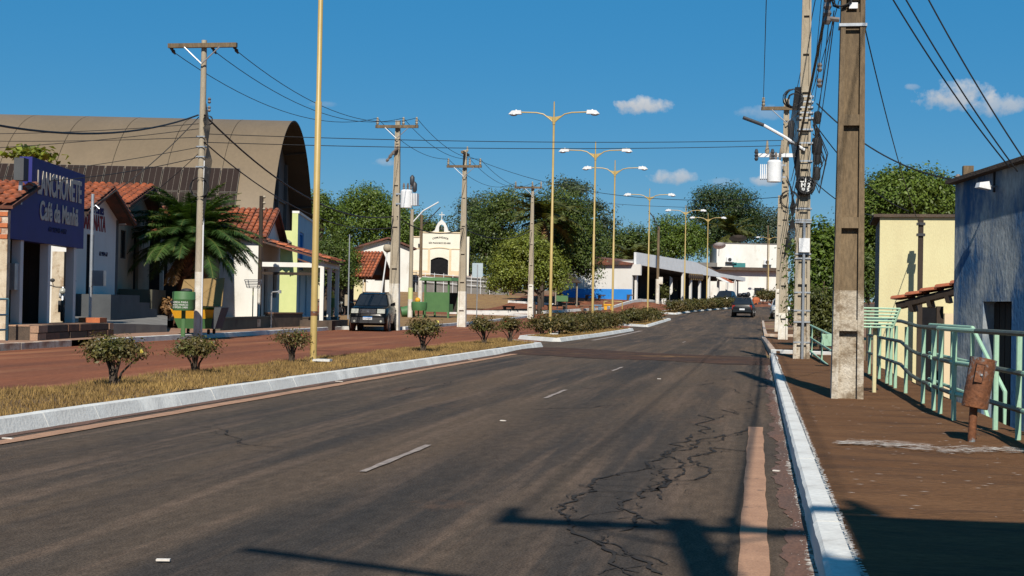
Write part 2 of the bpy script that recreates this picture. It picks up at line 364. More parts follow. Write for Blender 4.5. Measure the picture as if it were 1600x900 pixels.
# ------------------------------------------------------------------ ground, roads, islands
def grid(name, xs_of, ys, m, dz=0, zf=zg, parent=None, kind='structure', label=None, cat=None):
    b = MB(); rows = []
    for y in ys:
        xs = xs_of(y); rows.append(len(xs)); b.v += [(x, y, zf(x, y)+dz) for x in xs]
    n = rows[0]
    for j in range(len(ys)-1):
        for i in range(n-1): b.f.append((j*n+i, j*n+i+1, (j+1)*n+i+1, (j+1)*n+i))
    return b.build(name, m, parent, smooth=60, kind=kind, label=label, cat=cat)
def lin(a, b, n): return [a+(b-a)*i/(n-1) for i in range(n)]
gx = [-900,-500,-250,-120,-80,-60,-50,-45]+lin(-40,-6,35)+lin(-5,12,35)+[14,18,25,35,50,80,140,260,500,900]
gy = [-120,-60,-30,-10]+lin(0,210,106)+[220,240,260,300,360,500,900,1800]
grid('ground', lambda y: gx, gy, X['dirt'], 0, zterrain, label='red brown dirt ground around the street')
ry = lin(-12, 108, 61)+lin(110, 260, 51)
def kerb_left(y):
    return float(np.interp(y, [-12,28,33,38,48,60,62.5,64.5,80,106,300], [-16,-16.1,-16.55,-17.0,-17.4,-18.5,-18.5,-16.2,-16.8,-16.9,-17.2]))
road = grid('road', lambda y: lin(-7.4, .42, 9) if y < 36 else [v+curve_x(y) for v in lin(-7.4, .25+(2.2 if y > 108 else 0), 9)], ry, X['asphalt'], 0, label='worn dark asphalt carriageway on the right')
grid('red_road', lambda y: lin(kerb_left(y), -7.3+curve_x(y), 9), ry, X['red_road'], -.004, label='dusty red carriageway on the left')
grid('side_street', lambda y: [v for v in lin(-46, -16.5, 16)], lin(106, 113, 5)+[116], X['red_road'], -.012, label='red side street climbing towards the chapel')
grid('gutter', lambda y: [.16+.02*math.sin(y*1.7)+.015*math.sin(y*4.1)+random.uniform(-.03,.03), .22, .3], lin(-3, 36, 420), X['gutter'], .004, label='red dust gathered along the right gutter', parent=None)
grid('gutter_left', lambda y: [-6.38, -6.25, -6.1+.02*math.sin(y*1.3)+.015*math.sin(y*3.7)+random.uniform(-.03,.03)], lin(-5, 41.5, 187), X['gutter'], .004, label='red dust along the median kerb')
# painted lines
def wob(y, a, s): return a*(math.sin(y*s)+.5*math.sin(y*s*2.7+1))
grid('edge_line', lambda y: [-.07+wob(y,.004,3), .07+wob(y,.004,4)], lin(-2, 14.4, 120), X['edge_paint'], .008, parent=road)
grid('edge_line', lambda y: [-5.98+wob(y,.008,2), -5.8+wob(y,.008,2.4)], lin(-2, 38.5, 160), X['edge_paint'], .008, parent=road)
grid('edge_line', lambda y: [-6.05, -5.87], lin(52, 74, 30), X['dash_paint'], .008, parent=road)
for y0 in (2.0, 9.45, 17.9, 26.4, 34.8, 43.2, 51.6):
    if y0 < 30 or y0 > 50: grid('centre_dash', lambda y: [-2.678+wob(y,.006,6), -2.622+wob(y,.006,7)], lin(y0, y0+2.0, 14), X['dash_paint'], .008, parent=road)
# rough strip across the carriageway
b = MB(); ys = lin(-7.2, .3, 70)
for x in ys:
    y0 = 31.2-.5*x+.35*math.sin(x*2.1)+.3*random.random(); y1 = 36.2-.8*x+.4*math.sin(x*1.3+2)+.4*random.random()
    for k in range(7): b.v.append((x, y0+(y1-y0)*k/6, .006+.03*math.sin(math.pi*k/6)*(.7+.5*random.random())))
for i in range(69):
    for k in range(6): b.f.append((i*7+k, (i+1)*7+k, (i+1)*7+k+1, i*7+k+1))
b.build('rough_crossing', X['brown_strip'], road)
for px, py, wd, dp in ():
    if not wd: continue
    p = at(px, py, 1)-C0; t = -(CAM_Z-.02)/p.z; q = C0+p*t
    bb = MB(); n = 18
    bb.v = [(q.x+wd*math.cos(a)*(.8+.3*random.random()), q.y+dp*math.sin(a)*(.8+.3*random.random())*1.6, .045) for a in [2*math.pi*i/n for i in range(n)]]; bb.f = [tuple(range(n))]
    bb.build('sand_patch', X['grassdirt'], road)
# sealed cracks, drawn on the ground in road coordinates
def G_(px, py):
    v = at(px, py, 1)-C0; t = -CAM_Z/v.z; q = C0+v*t; return (q.x, q.y)
def crack_line(a, c, rough, depth):
    if depth == 0: return [a]
    d = c-a; m_ = (a+c)/2+Vector((-d.y, d.x))*random.gauss(0, rough); return crack_line(a, m_, rough, depth-1)+crack_line(m_, c, rough, depth-1)
def crack_strip(b, Q, wd):
    k0 = len(b.v)
    for i, p in enumerate(Q):
        t = (Q[min(i+1, len(Q)-1)]-Q[max(0, i-1)]).normalized(); nn = Vector((-t.y, t.x)); ww = wd*random.uniform(.25, 1.35)*(.25 if i in (0, len(Q)-1) else 1)
        b.v += [(p.x+nn.x*ww, p.y+nn.y*ww, .006), (p.x-nn.x*ww, p.y-nn.y*ww, .006)]
    for i in range(len(Q)-1): b.f.append((k0+2*i, k0+2*i+1, k0+2*i+3, k0+2*i+2))
def crack(pts, wd, twigs=True):
    P = [Vector(p) for p in pts]; Q = []
    for a, c in zip(P, P[1:]): Q += crack_line(a, c, .1, 4 if (c-a).length > .5 else 3)
    Q.append(P[-1]); b = MB(); crack_strip(b, Q, wd)
    if twigs:
        for q in Q[3:-3:7]:
            a = random.uniform(0, 6.28); l = random.uniform(.1, .5); e = q+Vector((math.cos(a), math.sin(a)*1.6))*l; crack_strip(b, crack_line(q, e, .16, 3)+[e], wd*.35)
    b.build('crack_seal', X['tar'], road)
CR_ = [[(1000,896),(960,872),(925,845),(890,828),(884,795),(898,775),(925,757),(965,740),(1010,722),(1045,706),(1080,695),(1130,680),(1172,668)],
 [(925,845),(975,858),(1015,880),(1035,899)], [(965,832),(985,800),(1000,770),(1030,740),(1050,715),(1075,690),(1100,660),(1125,640)],
 [(1000,770),(1045,752),(1080,720),(1110,700),(1170,706),(1182,709)], [(1035,782),(1060,745),(1080,720)], [(960,812),(1000,806),(1030,820)],
 [(1075,690),(1120,690),(1150,678)], [(1105,655),(1140,640),(1150,610),(1158,590)], [(620,612),(660,604),(700,596)], [(300,665),(370,690),(450,700)]]
for i, c in enumerate(CR_): crack([G_(*p) for p in c], (.014 if i < 4 else .008))
for px0, py0, px1, py1 in ((905,607,1090,604),(830,640,980,632)): crack([G_(px0,py0), G_((px0+px1)/2,py0-2), G_(px1,py1)], .012)
b = MB()                                                     # small litter flecks on the asphalt
for px, py, l in ((255,879,.03),(786,659,.03),(12,687,.05),(530,597,.06),(735,563,.05),(1213,738,.025),(1030,593,.03)):
    x, y = G_(px, py); a = random.uniform(-.5,.5); o = len(b.v)
    b.box(-l, l, -.012, .012, .008, .016).xf(Matrix.Translation((x, y, 0)) @ Matrix.Rotation(a, 4, 'Z'), o)
    b.build('litter_scrap', X['chalk'], None, label=None); ob = COL.objects[-1]
    ob['label'] = {255:'pale flat scrap on the near left asphalt',786:'tiny pale scrap in the middle of the road',12:'pale scrap beside the median kerb at the left picture edge',530:'white scrap below the median kerb near the lamp post',735:'small white scrap at the far part of the median kerb',1213:'small white chip in the right gutter',1030:'tiny white chip near the rough crossing'}[px]; ob['category'] = 'litter'
    b = MB()

# kerbs made of single stones
def stone_mesh(L, W, H, m, face=None, bat=0):
    b = MB(); n = 6
    for i in range(n+1):
        y = .002+(L-.004)*i/n; j = lambda s=.0055: random.uniform(-s, s)
        b.v += [(j(), y, -.12), (W+bat*1.9+j(), y, -.12), (W+j(.002), y, H-.004+j(.001)), (W*.85, y, H+.004+j(.001)), (W*.12, y, H+.004+j(.001)), (.0+j(.003), y, H-.012+j(.002))]
    for i in range(n):
        for k in range(6): b.f.append((i*6+k, i*6+(k+1) % 6, (i+1)*6+(k+1) % 6, (i+1)*6+k))
    b.f += [tuple(range(5, -1, -1)), tuple(n*6+k for k in range(6))]
    me = b.mesh('kerb_stone', m, 35)
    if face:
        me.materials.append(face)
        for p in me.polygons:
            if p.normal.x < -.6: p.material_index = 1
    return me
def kerb(path, label, L=1.0, W=.14, H=.13, closed=False, m='kerb', zf=zg, face=None, bat=0):
    root = place('kerb', None, None, kind='structure', label=label)
    P = [Vector(p) for p in path]
    if closed: P.append(P[0])
    var = {}
    for a, c in zip(P, P[1:]):
        d = (c-a).length; n = max(1, round(d/L)); l = d/n; key = round(l, 2)
        if key not in var: var[key] = [stone_mesh(l, W, H, X[m], X[face] if face else None, bat) for _ in range(3)]
        h = math.atan2(c.y-a.y, c.x-a.x)-math.pi/2
        for i in range(n):
            q = a.lerp(c, i/n); q2 = a.lerp(c, (i+1)/n); z0, z1 = zf(q.x, q.y), zf(q2.x, q2.y)
            o = bpy.data.objects.new('kerb_stone', random.choice(var[key])); COL.objects.link(o); o.parent = root
            o.rotation_euler = (math.atan2(z1-z0, l), 0, h); o.location = (q.x, q.y, z0+random.uniform(-.003,.003))
    return root
def island(path, label, klabel, L=1.0, kp=None):
    kerb(kp or path, klabel, L, W=.11, closed=not kp, bat=.065)
    n = len(path); c = [(p[0], p[1]) for p in path]; ctr = (sum(p[0] for p in c)/n, sum(p[1] for p in c)/n)
    b = MB(); ys = sorted(set(p[1] for p in c)); y0, y1 = min(ys)+.1, max(ys)-.1
    def xr(y):
        xs = []
        for (xa, ya), (xb, yb) in zip(c, c[1:]+c[:1]):
            if ya != yb and min(ya, yb) <= y <= max(ya, yb): xs.append(xa+(xb-xa)*(y-ya)/(yb-ya))
        return lin(min(xs)+.08, max(xs)-.08, 7)
    o = grid('median', xr, lin(y0, y1, max(8, int((y1-y0)*2))), X['grassdirt'], 0, lambda x, y: zg(x, y)+.11+.03*math.sin(x*2.3+y*.9)*math.sin(y*1.9), label=label)
    return o, xr, y0, y1
# path order keeps the stones inside the outline
I1 = island([(-6.4,-6),(-6.4,41.6),(-8.35,46),(-8.35,-6)], 'strip of dry golden grass between the carriageways', 'whitewashed kerb of the near grass median', 1.0, [(-6.4,-6),(-6.4,41.6),(-8.3,46)])
I2 = island([(-6.85,48.8),(-6.5,74),(-8.5,74),(-8.5,51.6)], 'grassy median island with hedge, second from the camera', 'white kerb round the second median island')
I3 = island([(-6.6,85.2),(-6.55,107),(-8.45,108),(-8.45,88)], 'short grassy median island, third from the camera', 'white kerb round the third median island', 1.5)
I4 = island([(-6.7,117),(-5.7,124),(-4.5,131),(-2.6,140),(-4.4,141),(-6.4,132),(-7.6,125),(-8.4,119)], 'far median island curving with the street', 'white kerb round the far median island', 1.5)
# dry grass blades
def grass(area, n, hmin, hmax, wd, name='dry_grass', label=None, par=None):
    o, xr, y0, y1 = area; ys = y0+(y1-y0)*rng.random(n)**1.25; v = np.zeros((n, 3, 3)); 
    xs = np.empty(n); zz = np.empty(n)
    for i in range(n):
        r = xr(float(ys[i])); xs[i] = r[0]+(r[-1]-r[0])*rng.random(); zz[i] = zg(xs[i], ys[i])+.1+.03*math.sin(xs[i]*2.3+ys[i]*.9)*math.sin(ys[i]*1.9)
    a = rng.random(n)*6.28; h = hmin+(hmax-hmin)*rng.random(n); lean = rng.random(n)*.9; la = rng.random(n)*6.28
    dx, dy = np.cos(a)*wd, np.sin(a)*wd
    v[:,0] = np.c_[xs-dx, ys-dy, zz]; v[:,1] = np.c_[xs+dx, ys+dy, zz]
    v[:,2] = np.c_[xs+np.cos(la)*lean*h, ys+np.sin(la)*lean*h, zz+h]
    me = bpy.data.meshes.new(name); me.from_pydata(v.reshape(-1, 3).tolist(), [], np.arange(3*n).reshape(-1, 3).tolist()); me.materials.append(X['grass'])
    place(name, me, None, kind='stuff', label=label)
grass(I1, 90000, .03, .085, .007, label='short dry golden grass on the near median')
grass(I2, 16000, .03, .09, .012, label='dry grass on the second median island')
grass(I3, 4000, .03, .09, .02, label='dry grass on the third median island')
grass(I4, 4000, .03, .09, .025, label='dry grass on the far median island')
for lab, poly in (('bare kerb ledge', None),): pass

# pavements
def walk(name, poly, z0, z1, m, label):
    return MB().slab(poly, z0, z1).build(name, X[m], kind='structure', label=label)
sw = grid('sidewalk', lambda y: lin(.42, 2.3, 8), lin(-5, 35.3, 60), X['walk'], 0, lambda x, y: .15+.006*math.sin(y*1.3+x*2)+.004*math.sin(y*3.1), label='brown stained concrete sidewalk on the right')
MB().box(.46, 2.295, -5, 35.28, -1.3, .13).build('sidewalk_bed', X['concrete'], sw)
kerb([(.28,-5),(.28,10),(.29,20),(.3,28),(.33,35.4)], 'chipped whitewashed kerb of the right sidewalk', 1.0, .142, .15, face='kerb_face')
kerb([(.3,35.5),(2.3,35.5)][::-1], 'low brown end kerb of the near sidewalk', 1.0, .13, .145, m='kerb_dirty')
s2 = MB().slab([(.5,38.2),(2.4,37.4),(2.4,61),(.3,61)], -.6, .14).build('sidewalk', X['walk'], kind='structure', label='second stretch of right sidewalk by the middle poles')
kerb([(.36,38.4),(.16,61)], 'dirty kerb of the second sidewalk stretch', 1.0, .15, .15, m='kerb_dirty')
kerb([(2.2,37.2),(.36,38.3)], 'pale end kerb closing the second sidewalk stretch', 1.0, .15, .17, m='kerb')
MB().slab([(.45,66),(2.6,65.6),(2.6,108),(.45,108)], -.6, .14).xf(Matrix.Identity(4)).build('sidewalk', X['walk'], kind='structure', label='far stretch of right sidewalk')
kerb([(2.4,65.3),(.3,65.9),(.3,104)], 'kerb of the far right sidewalk', 1.5, .15, .15, m='kerb_dirty')
b = MB()                                                     # white spill on the sidewalk
for i in range(420):
    u = random.random()*(1 if random.random()<.4 else .45)+random.choice([0,.45])*(random.random()<.5); u = min(u,1); x = .62+1.45*u; y = 11.15+random.gauss(0, .07+.22*u*(1-u))-.25*u+.1*math.sin(u*9)+(.2 if random.random() < .1 else 0); l = random.uniform(.01,.07)*(1 if random.random()<.85 else 2); t = random.uniform(.003,.011)
    b.add([(x-l,y,.168),(x,y-t,.168),(x+l,y+random.uniform(-.01,.01),.168),(x,y+t,.168)], [(0,1,2,3)])
for i in range(120):
    x = random.uniform(.5,2.1); y = random.uniform(7,16); l = random.uniform(.006,.03)
    b.add([(x-l,y,.168),(x,y-.005,.168),(x+l,y,.168),(x,y+.005,.168)], [(0,1,2,3)])
b.build('paint_spill', X['chalk'], sw, kind='stuff')
b = MB()                                                     # whitewash spattered on the gutter beside the kerb
for i in range(1300):
    y = random.uniform(3, 34); x = .285-abs(random.gauss(0,.03))*(1.6 if random.random()<.3 else 1); l = random.uniform(.002,.014)*(.6+y/25)
    b.add([(x-l*.5,y,.0065),(x,y-l*.8,.0065),(x+l*.5,y,.0065),(x,y+l*.8,.0065)], [(0,1,2,3)])
for i in range(700):
    y = random.uniform(8, 41.5); x = -6.37+abs(random.gauss(0,.03)); l = random.uniform(.004,.02)*(.6+y/30)
    b.add([(x-l*.5,y,.012),(x,y-l,.012),(x+l*.5,y,.012),(x,y+l,.012)], [(0,1,2,3)])
for i in range(1800):
    y = random.uniform(2.5, 35); x = .425+abs(random.gauss(0,.014)); l = random.uniform(.004,.016)*(.6+y/25)
    l = random.uniform(.003,.022); t = random.uniform(.004,.018)*(.6+y/20); b.add([(.40,y-t,.1665),(.41+l,y-t*.2,.1665),(.41+l*.8,y+t*.4,.1665),(.40,y+t,.1665)], [(0,1,2,3)])
for i in range(2500):
    y = random.uniform(2.5, 33); k = .5+.5*math.sin(y*2.2)*math.sin(y*.9+1); x = .28-abs(random.gauss(0,.022*k)); l = random.uniform(.006,.02)*(.6+y/25)
    l = random.uniform(.005,.07)*k; t = random.uniform(.006,.02)*(.6+y/20); b.add([(.285,y-t,.0066),(.285,y+t,.0066),(.28-l*.8,y+t*.4,.0066),(.28-l,y-t*.2,.0066)], [(0,1,2,3)])
b.build('whitewash_spatter', X['chalk'], road, kind='stuff')
# left pavement follows its kerb
lw = grid('left_sidewalk', lambda y: lin(-22.5, kerb_left(y)-.12, 8), lin(18, 62, 60), X['walk_left'], 0, lambda x, y: .14, label='pink grey pavement in front of the left shops')
def lk(y0, y1, n): return [(kerb_left(y)-.15, y) for y in lin(y0, y1, n)]
kerb(lk(18, 32.4, 6), 'broken white kerb at the far left edge', 1.0, .15, .15, m='kerb_dirty')
kerb(lk(34.2, 62, 14), 'white kerb of the left shops pavement', 1.0, .15, .14)
kerb([(-18.65,62.5),(-16.35,64.6)]+lk(66, 106, 16)+[(-17.4,107.5),(-19,108.5),(-24,109)], 'white kerb from the parked car to the side street corner', 1.5, .15, .14)
grid('plaza_grass', lambda y: lin(-32+.1*(y-64), kerb_left(y)-.14, 10), lin(64.8, 106, 30), X['drygrass'], .06, label='dry brown verge behind the left kerb')
grid('lawn', lambda y: lin(-36, -13.5-.0*(y), 10), lin(118, 140, 16), X['drygrass'], .02, label='dry lawn below the chapel')
kerb([(-23.5,110.5),(-17,112.4),(-13.6,123),(-11.2,137),(-7.6,150)], 'long white kerb round the tree square', 1.5, .2, .2)
kerb([(-22.6,129),(-18.2,127.5),(-18,124)], 'white angled kerb beyond the round tree', 1.5, .2, .22)
grid('square_paving', lambda y: lin(-22.5, float(np.interp(y, [112.6,123,137,148],[-17.2,-13.8,-11.4,-8.2])), 8), lin(112.8, 147, 16), X['red_road'], .05, label='shaded red paving under the square trees')
# concrete forecourt with steps in front of the left houses
fo = place('forecourt', None, None, kind='structure', label='grey concrete forecourt and steps before the left houses')

# the chapel stands on a raised terrace
MB().slab([tuple(at(600,478,147).xy), tuple(at(800,478,147).xy), tuple(at(815,478,185).xy), tuple(at(560,478,185).xy)], 0, 4.35).build('chapel_terrace', X['dirt'], kind='structure', label='raised earth terrace under the chapel')
# ------------------------------------------------------------------ building helpers
def wall(L, z0, z1, y0, y1, holes=(), x0=0):
    """a wall along x with rectangular holes (xa, xb, za, zb)"""
    b = MB(); xs = sorted({x0, L, *[h[0] for h in holes], *[h[1] for h in holes]}); zs = sorted({z0, z1, *[h[2] for h in holes], *[h[3] for h in holes]})
    for xa, xb in zip(xs, xs[1:]):
        for za, zb in zip(zs, zs[1:]):
            cx, cz = (xa+xb)/2, (za+zb)/2
            if not any(h[0] < cx < h[1] and h[2] < cz < h[3] for h in holes): b.box(xa, xb, y0, y1, za, zb)
    return b
def tiles(org, u, v, W, L, m, parent, pitch=.26, course=.4, name='roof_tiles'):
    """barrel tiles on a slope: u along the eave, v up the slope"""
    o, u, v = Vector(org), Vector(u).normalized(), Vector(v).normalized(); n = u.cross(v)
    if n.z < 0: n = -n
    b = MB(); nc = max(1, int(W/pitch)); nr = max(1, int(L/course))
    for i in range(nc):
        jx = random.uniform(-.015,.015)
        for j in range(nr+1):
            c0 = o+u*(i*pitch+pitch/2+jx)+v*(j*course-.04); l = course+.06; r = pitch*.42
            if j == nr: l = max(.08, L-j*course+.04)
            k0 = len(b.v); lift = .055+random.uniform(0,.02)
            for s, hh, rr in ((0, lift, r), (l, .01, r*.85)):
                for a in (0, .5, 1, 1.5, 2):
                    an = a*math.pi/2; b.v.append(tuple(c0+v*s+u*(math.cos(an)*rr)+n*(math.sin(an)*rr*.75+hh)))
            for q in range(4): b.f.append((k0+q, k0+q+1, k0+5+q+1, k0+5+q))
            b.f.append((k0, k0+1, k0+2, k0+3, k0+4))
    p = o; b2 = MB()
    ob = b.build(name, X[m], parent, smooth=50, kind='stuff')
    q = [p-n*.06, p+u*W-n*.06, p+u*W+v*L-n*.06, p+v*L-n*.06]
    b2.hexa([a-n*.05 for a in q], [a+n*.03 for a in q]).build('roof_deck', X['tile_old'], parent)
    return ob
def gable(root, L, depth, z0, ze, za, wm, tm, holes=(), of=.5, os_=.35, front_th=.2, apex=None, far=True, back=True, y_front=0):
    ax = apex if apex is not None else L/2
    wall(L, z0, ze, y_front, y_front+front_th, holes).build('front_wall', X[wm], root)
    MB().prism([(0, ze), (L, ze), (ax, za)], y_front, y_front+front_th).build('gable_wall', X[wm], root)
    MB().box(0, .2, y_front+front_th, depth, z0, ze).build('side_wall', X[wm], root)
    MB().box(L-.2, L, y_front+front_th, depth, z0, ze).build('side_wall', X[wm], root)
    if back: MB().prism([(0, z0), (L, z0), (L, ze), (ax, za), (0, ze)], depth, depth+.2).build('back_wall', X[wm], root)
    m1 = (za-ze)/ax; s1 = math.hypot(1, m1)
    tiles((-os_, y_front-of, ze-os_*m1+.08), (0,1,0), (1,0,m1), depth+of-y_front, (ax+os_)*s1, tm, root)
    m2 = (za-ze)/(L-ax); s2 = math.hypot(1, m2)
    if far: tiles((L+os_, y_front-of, ze-os_*m2+.08), (0,1,0), (-1,0,m2), depth+of-y_front, (L-ax+os_)*s2, tm, root)
    b = MB()
    for k in range(int(depth/.9)):
        pass
    b.hexa([(-os_,y_front-of+.05,ze-os_*m1-.1),(ax,y_front-of+.05,za-.08),(ax,y_front-of+.1,za-.08),(-os_,y_front-of+.1,ze-os_*m1-.1)], [(-os_,y_front-of+.05,ze-os_*m1+.03),(ax,y_front-of+.05,za+.05),(ax,y_front-of+.1,za+.05),(-os_,y_front-of+.1,ze-os_*m1+.03)])
    b.hexa([(ax,y_front-of+.05,za-.08),(L+os_,y_front-of+.05,ze-os_*m2-.1),(L+os_,y_front-of+.1,ze-os_*m2-.1),(ax,y_front-of+.1,za-.08)], [(ax,y_front-of+.05,za+.05),(L+os_,y_front-of+.05,ze-os_*m2+.03),(L+os_,y_front-of+.1,ze-os_*m2+.03),(ax,y_front-of+.1,za+.05)])
    b.build('barge_board', X['wooddark'], root)
def text(s, size, m, parent, loc, rot, sx=1.0, name='lettering', align='CENTER', depth=.006, bold=0, curve=0):
    cu = bpy.data.curves.new('t', 'FONT'); cu.body = s; cu.size = size; cu.align_x = align; cu.align_y = 'CENTER'; cu.extrude = depth; cu.offset = bold; cu.space_line = .95
    o = bpy.data.objects.new('t', cu); COL.objects.link(o); bpy.context.view_layer.update()
    me = bpy.data.meshes.new_from_object(o.evaluated_get(bpy.context.evaluated_depsgraph_get())); bpy.data.objects.remove(o)
    for v in me.vertices:
        v.co.x *= sx
        if curve: v.co.y -= curve*v.co.x**2
    me.materials.clear(); me.materials.append(X[m])
    ob = place(name, me, parent, loc); ob.rotation_euler = rot; return ob
FR = (math.pi/2, 0, 0)                                       # lettering upright on a face looking towards -y
def frame_box(b, x0, x1, y0, y1, z0, z1, t):
    b.box(x0, x0+t, y0, y1, z0, z1); b.box(x1-t, x1, y0, y1, z0, z1); b.box(x0+t, x1-t, y0, y1, z0, z0+t); b.box(x0+t, x1-t, y0, y1, z1-t, z1)
def hit(px, o, ang):                                         # distance along a facade line where the picture column px meets it
    v = at(px, 470, 1)-C0; u = Vector((math.cos(ang), math.sin(ang)))
    # C0 + v t = o + u s
    det = v.x*(-u.y)+u.x*v.y; rx, ry = o.x-C0.x, o.y-C0.y
    t = (rx*(-u.y)+u.x*ry)/det; s = (v.x*ry-v.y*rx)/det
    return s, t
def zhit(px, py, o, ang):
    s, t = hit(px, o, ang); v = at(px, py, 1)-C0; return (C0+v*t).z

# ------------------------------------------------------------------ snack bar with the blue sign
o, an, L = front(12, 34.2, 127, 39.7); S = lambda px: hit(px, o, an)[0]; Z = lambda px, py: zhit(px, py, o, an)
h = thing('snack_bar', 'snack bar with a big dark blue sign wall on white columns, far left', 'shop', o, an)
zb = (Z(12,375)+Z(123,387))/2; xs = S(44); zt0, zt1 = Z(46,245), Z(127,273)
sw_ = MB().prism([(0, zb+.02), (L, zb), (L, zt1), (xs, zt0), (xs, Z(44,292)), (0, Z(12,318))], -.02, .3).build('sign_wall', X['signblue'], h)
cx = (S(52)+S(122))/2
W1 = S(121)-S(52)
t1 = text('LANCHONETE', 1.0, 'letter_cream', sw_, (cx, -.035, (Z(52,282)+Z(121,302))/2), FR, 1, bold=.03)
def fit(ob, wd, ht):
    xs_ = [v.co.x for v in ob.data.vertices]; ys_ = [v.co.y for v in ob.data.vertices]; kx, ky = wd/(max(xs_)-min(xs_)), ht/(max(ys_)-min(ys_)); mx, my = (max(xs_)+min(xs_))/2, (max(ys_)+min(ys_))/2
    for v in ob.data.vertices: v.co.x = (v.co.x-mx)*kx; v.co.y = (v.co.y-my)*ky
fit(t1, W1, .62)
cx2 = (S(57)+S(117))/2; t2 = text('Café da Manhã', 1, 'letter_cream', sw_, (cx2, -.035, (Z(57,325)+Z(117,342))/2), FR, bold=.025); fit(t2, S(117)-S(57), .5)
t3 = text('63 99248-4457', 1, 'letter_dim', sw_, ((S(72)+S(100))/2, -.03, Z(86,360)), FR); fit(t3, S(100)-S(72), .13)
for px in (34, 77, 117):
    x = S(px); c = MB().box(x-.1, x+.1, .02, .24, .5, zb+.02).build('column', X['white'], h)
MB().box(S(34)-.38, S(34)-.12, .05, .2, 1.35, 2.0).build('meter_box', X['galv'], h)
brk = [];
MB().box(-.2, -.003, -.03, 7, .1, 2.55).build('side_wall', X['oldplaster'], h)
b = MB()
sb = MB().box(-.17, -.004, -.02, 7, 2.55, 3.25).build('upper_side_wall', X['kerb_dirty'], h)
bm = MB().box(0, .03, .01, .29, .01, .11).mesh('brick', X['brick'])
for r in range(5):
    for k_ in range(22):
        q = place('brick', bm, sb, (-.2, -.03+k_*.3+(.15 if r % 2 else 0), 2.56+r*.135))
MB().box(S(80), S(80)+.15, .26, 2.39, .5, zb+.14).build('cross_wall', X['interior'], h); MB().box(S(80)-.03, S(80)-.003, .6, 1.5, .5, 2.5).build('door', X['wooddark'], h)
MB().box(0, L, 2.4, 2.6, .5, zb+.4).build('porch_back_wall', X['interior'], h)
for px0, px1 in ((37,42),(58,72)):
    MB().box(.6 if px0 == 37 else 2.0, 1.5 if px0 == 37 else 2.9, 2.36, 2.397, .5, 2.5).build('door', X['wooddark'], h)
MB().box(0, L, .3, 2.4, zb+.15, zb+.25).build('porch_ceiling', X['beige'], h)
ze, za = Z(1,318), Z(47,287); rx = S(50)
m1 = (za-ze)/(rx+.25); tiles((-.25, -.15, ze), (0,1,0), (1,0,m1), 7.2, (rx+.25)*math.hypot(1, m1), 'tile', h)
tiles((L, .35, za-.9), (0,1,0), (-1,0,.9/(L-rx)), 6.8, (L-rx)*1.03, 'tile_old', h)
MB().box(0,.02,.3,.9,3.26,3.3).build('eave_board', X['wooddark'], h)
b = MB().box(-.12,.12,-.16,.02,0,.42); p_ = thing('loudspeaker_box','small grey box on a short post above the snack bar roof','box',(o.x+math.cos(an)*S(27)*1.0-.6*math.sin(-an)*0, o.y+math.sin(an)*S(27), 0), an)
b = MB(); b.box(-.17,.17,-.14,.1,Z(27,282),Z(27,247)); b.build('box', X['darkgrey'], p_); MB().box(-.04,.04,-.05,.02,Z(27,300)-.3,Z(27,282)).build('post', X['galv'], p_)
# stone platform in front of the columns
pf = place('platform', None, None, kind='structure', label='rough brown stone platform under the white columns'); pf.location = o; pf.rotation_euler = (0,0,an)
MB().box(.02, L+.55, -.68, 2.4, -.1, .47).build('platform_core', X['stonedark'], pf)
x = 0
random.seed(3)
for row, (z0, z1) in enumerate(((.13,.31),(.32,.5))):
    x = 0
    while x < L+.4:
        wd = random.uniform(.5,1.0); MB().box(x+.01, min(x+wd, L+.58)-.01, -.74+random.uniform(-.02,.02), -.55, z0+.005, z1-.005).build('stone_block', X[random.choice(['stonebrown','stonebrown','stonelight','stonedark'])], pf); x += wd
x = 0
while x < L+.4:
    wd = random.uniform(.6,1.0); MB().box(x+.01, x+wd-.01, -.54, .4, .47, .505).build('stone_slab', X[random.choice(['stonebrown','stonelight'])], pf); x += wd
MB().box(L+.1, L+.75, -.5, .1, .5, .64).build('loose_brick_block', X['brick'], pf)
# teal handrail by the platform
rl = thing('handrail', 'pale teal tube handrail at the left picture edge', 'railing', (0,0,0))
pr = at(12, 478, 33.6); pl = at(-30, 478, 32.0)
for q in (pr, pl): MB().tube([(q.x,q.y,.13),(q.x,q.y,1.12)], .03).build('post', X['railteal'], rl, 40)
for z in (.4, .75, 1.12): MB().tube([(pr.x,pr.y,z),(pl.x,pl.y,z)], .025).build('rail', X['railteal'], rl, 40)

# ------------------------------------------------------------------ butcher shop
o, an, L = front(112, 44.0, 182, 49.2); S = lambda px: hit(px, o, an)[0]; Z = lambda px, py: zhit(px, py, o, an)
h = thing('butcher_shop', 'white gabled butcher shop with red lettering beside the blue sign', 'shop', o, an)
ze, za = 3.9, Z(151,296)
holes = [(S(133.5), S(145), 1.2, Z(139,366))]
gable(h, L, 8, 0, ze, za, 'white', 'tile', holes, of=.55, apex=S(151))
MB().box(holes[0][0], holes[0][1], .14, .2, 1.2, holes[0][3]).build('door', X['doorblack'], h)
MB().box(L-.28, L+.004, -.012, 0, 1.15, ze).build('corner_band', X['darkgrey'], h)
t = text('Casa de Carnes', 1, 'letter_blue', h, ((S(130)+S(158))/2, -.012, Z(144,325)), FR, bold=.01); fit(t, S(158)-S(129), .34)
t = text('MARANATA', 1, 'letter_red', h, ((S(124)+S(161))/2, -.012, Z(143,347)), FR, bold=.02); fit(t, S(161)-S(122), .52)
t = text('63 9974-67', 1, 'letter_dim', h, ((S(153)+S(166))/2, -.012, Z(160,397)), FR); fit(t, S(166)-S(153), .14)
hh = h
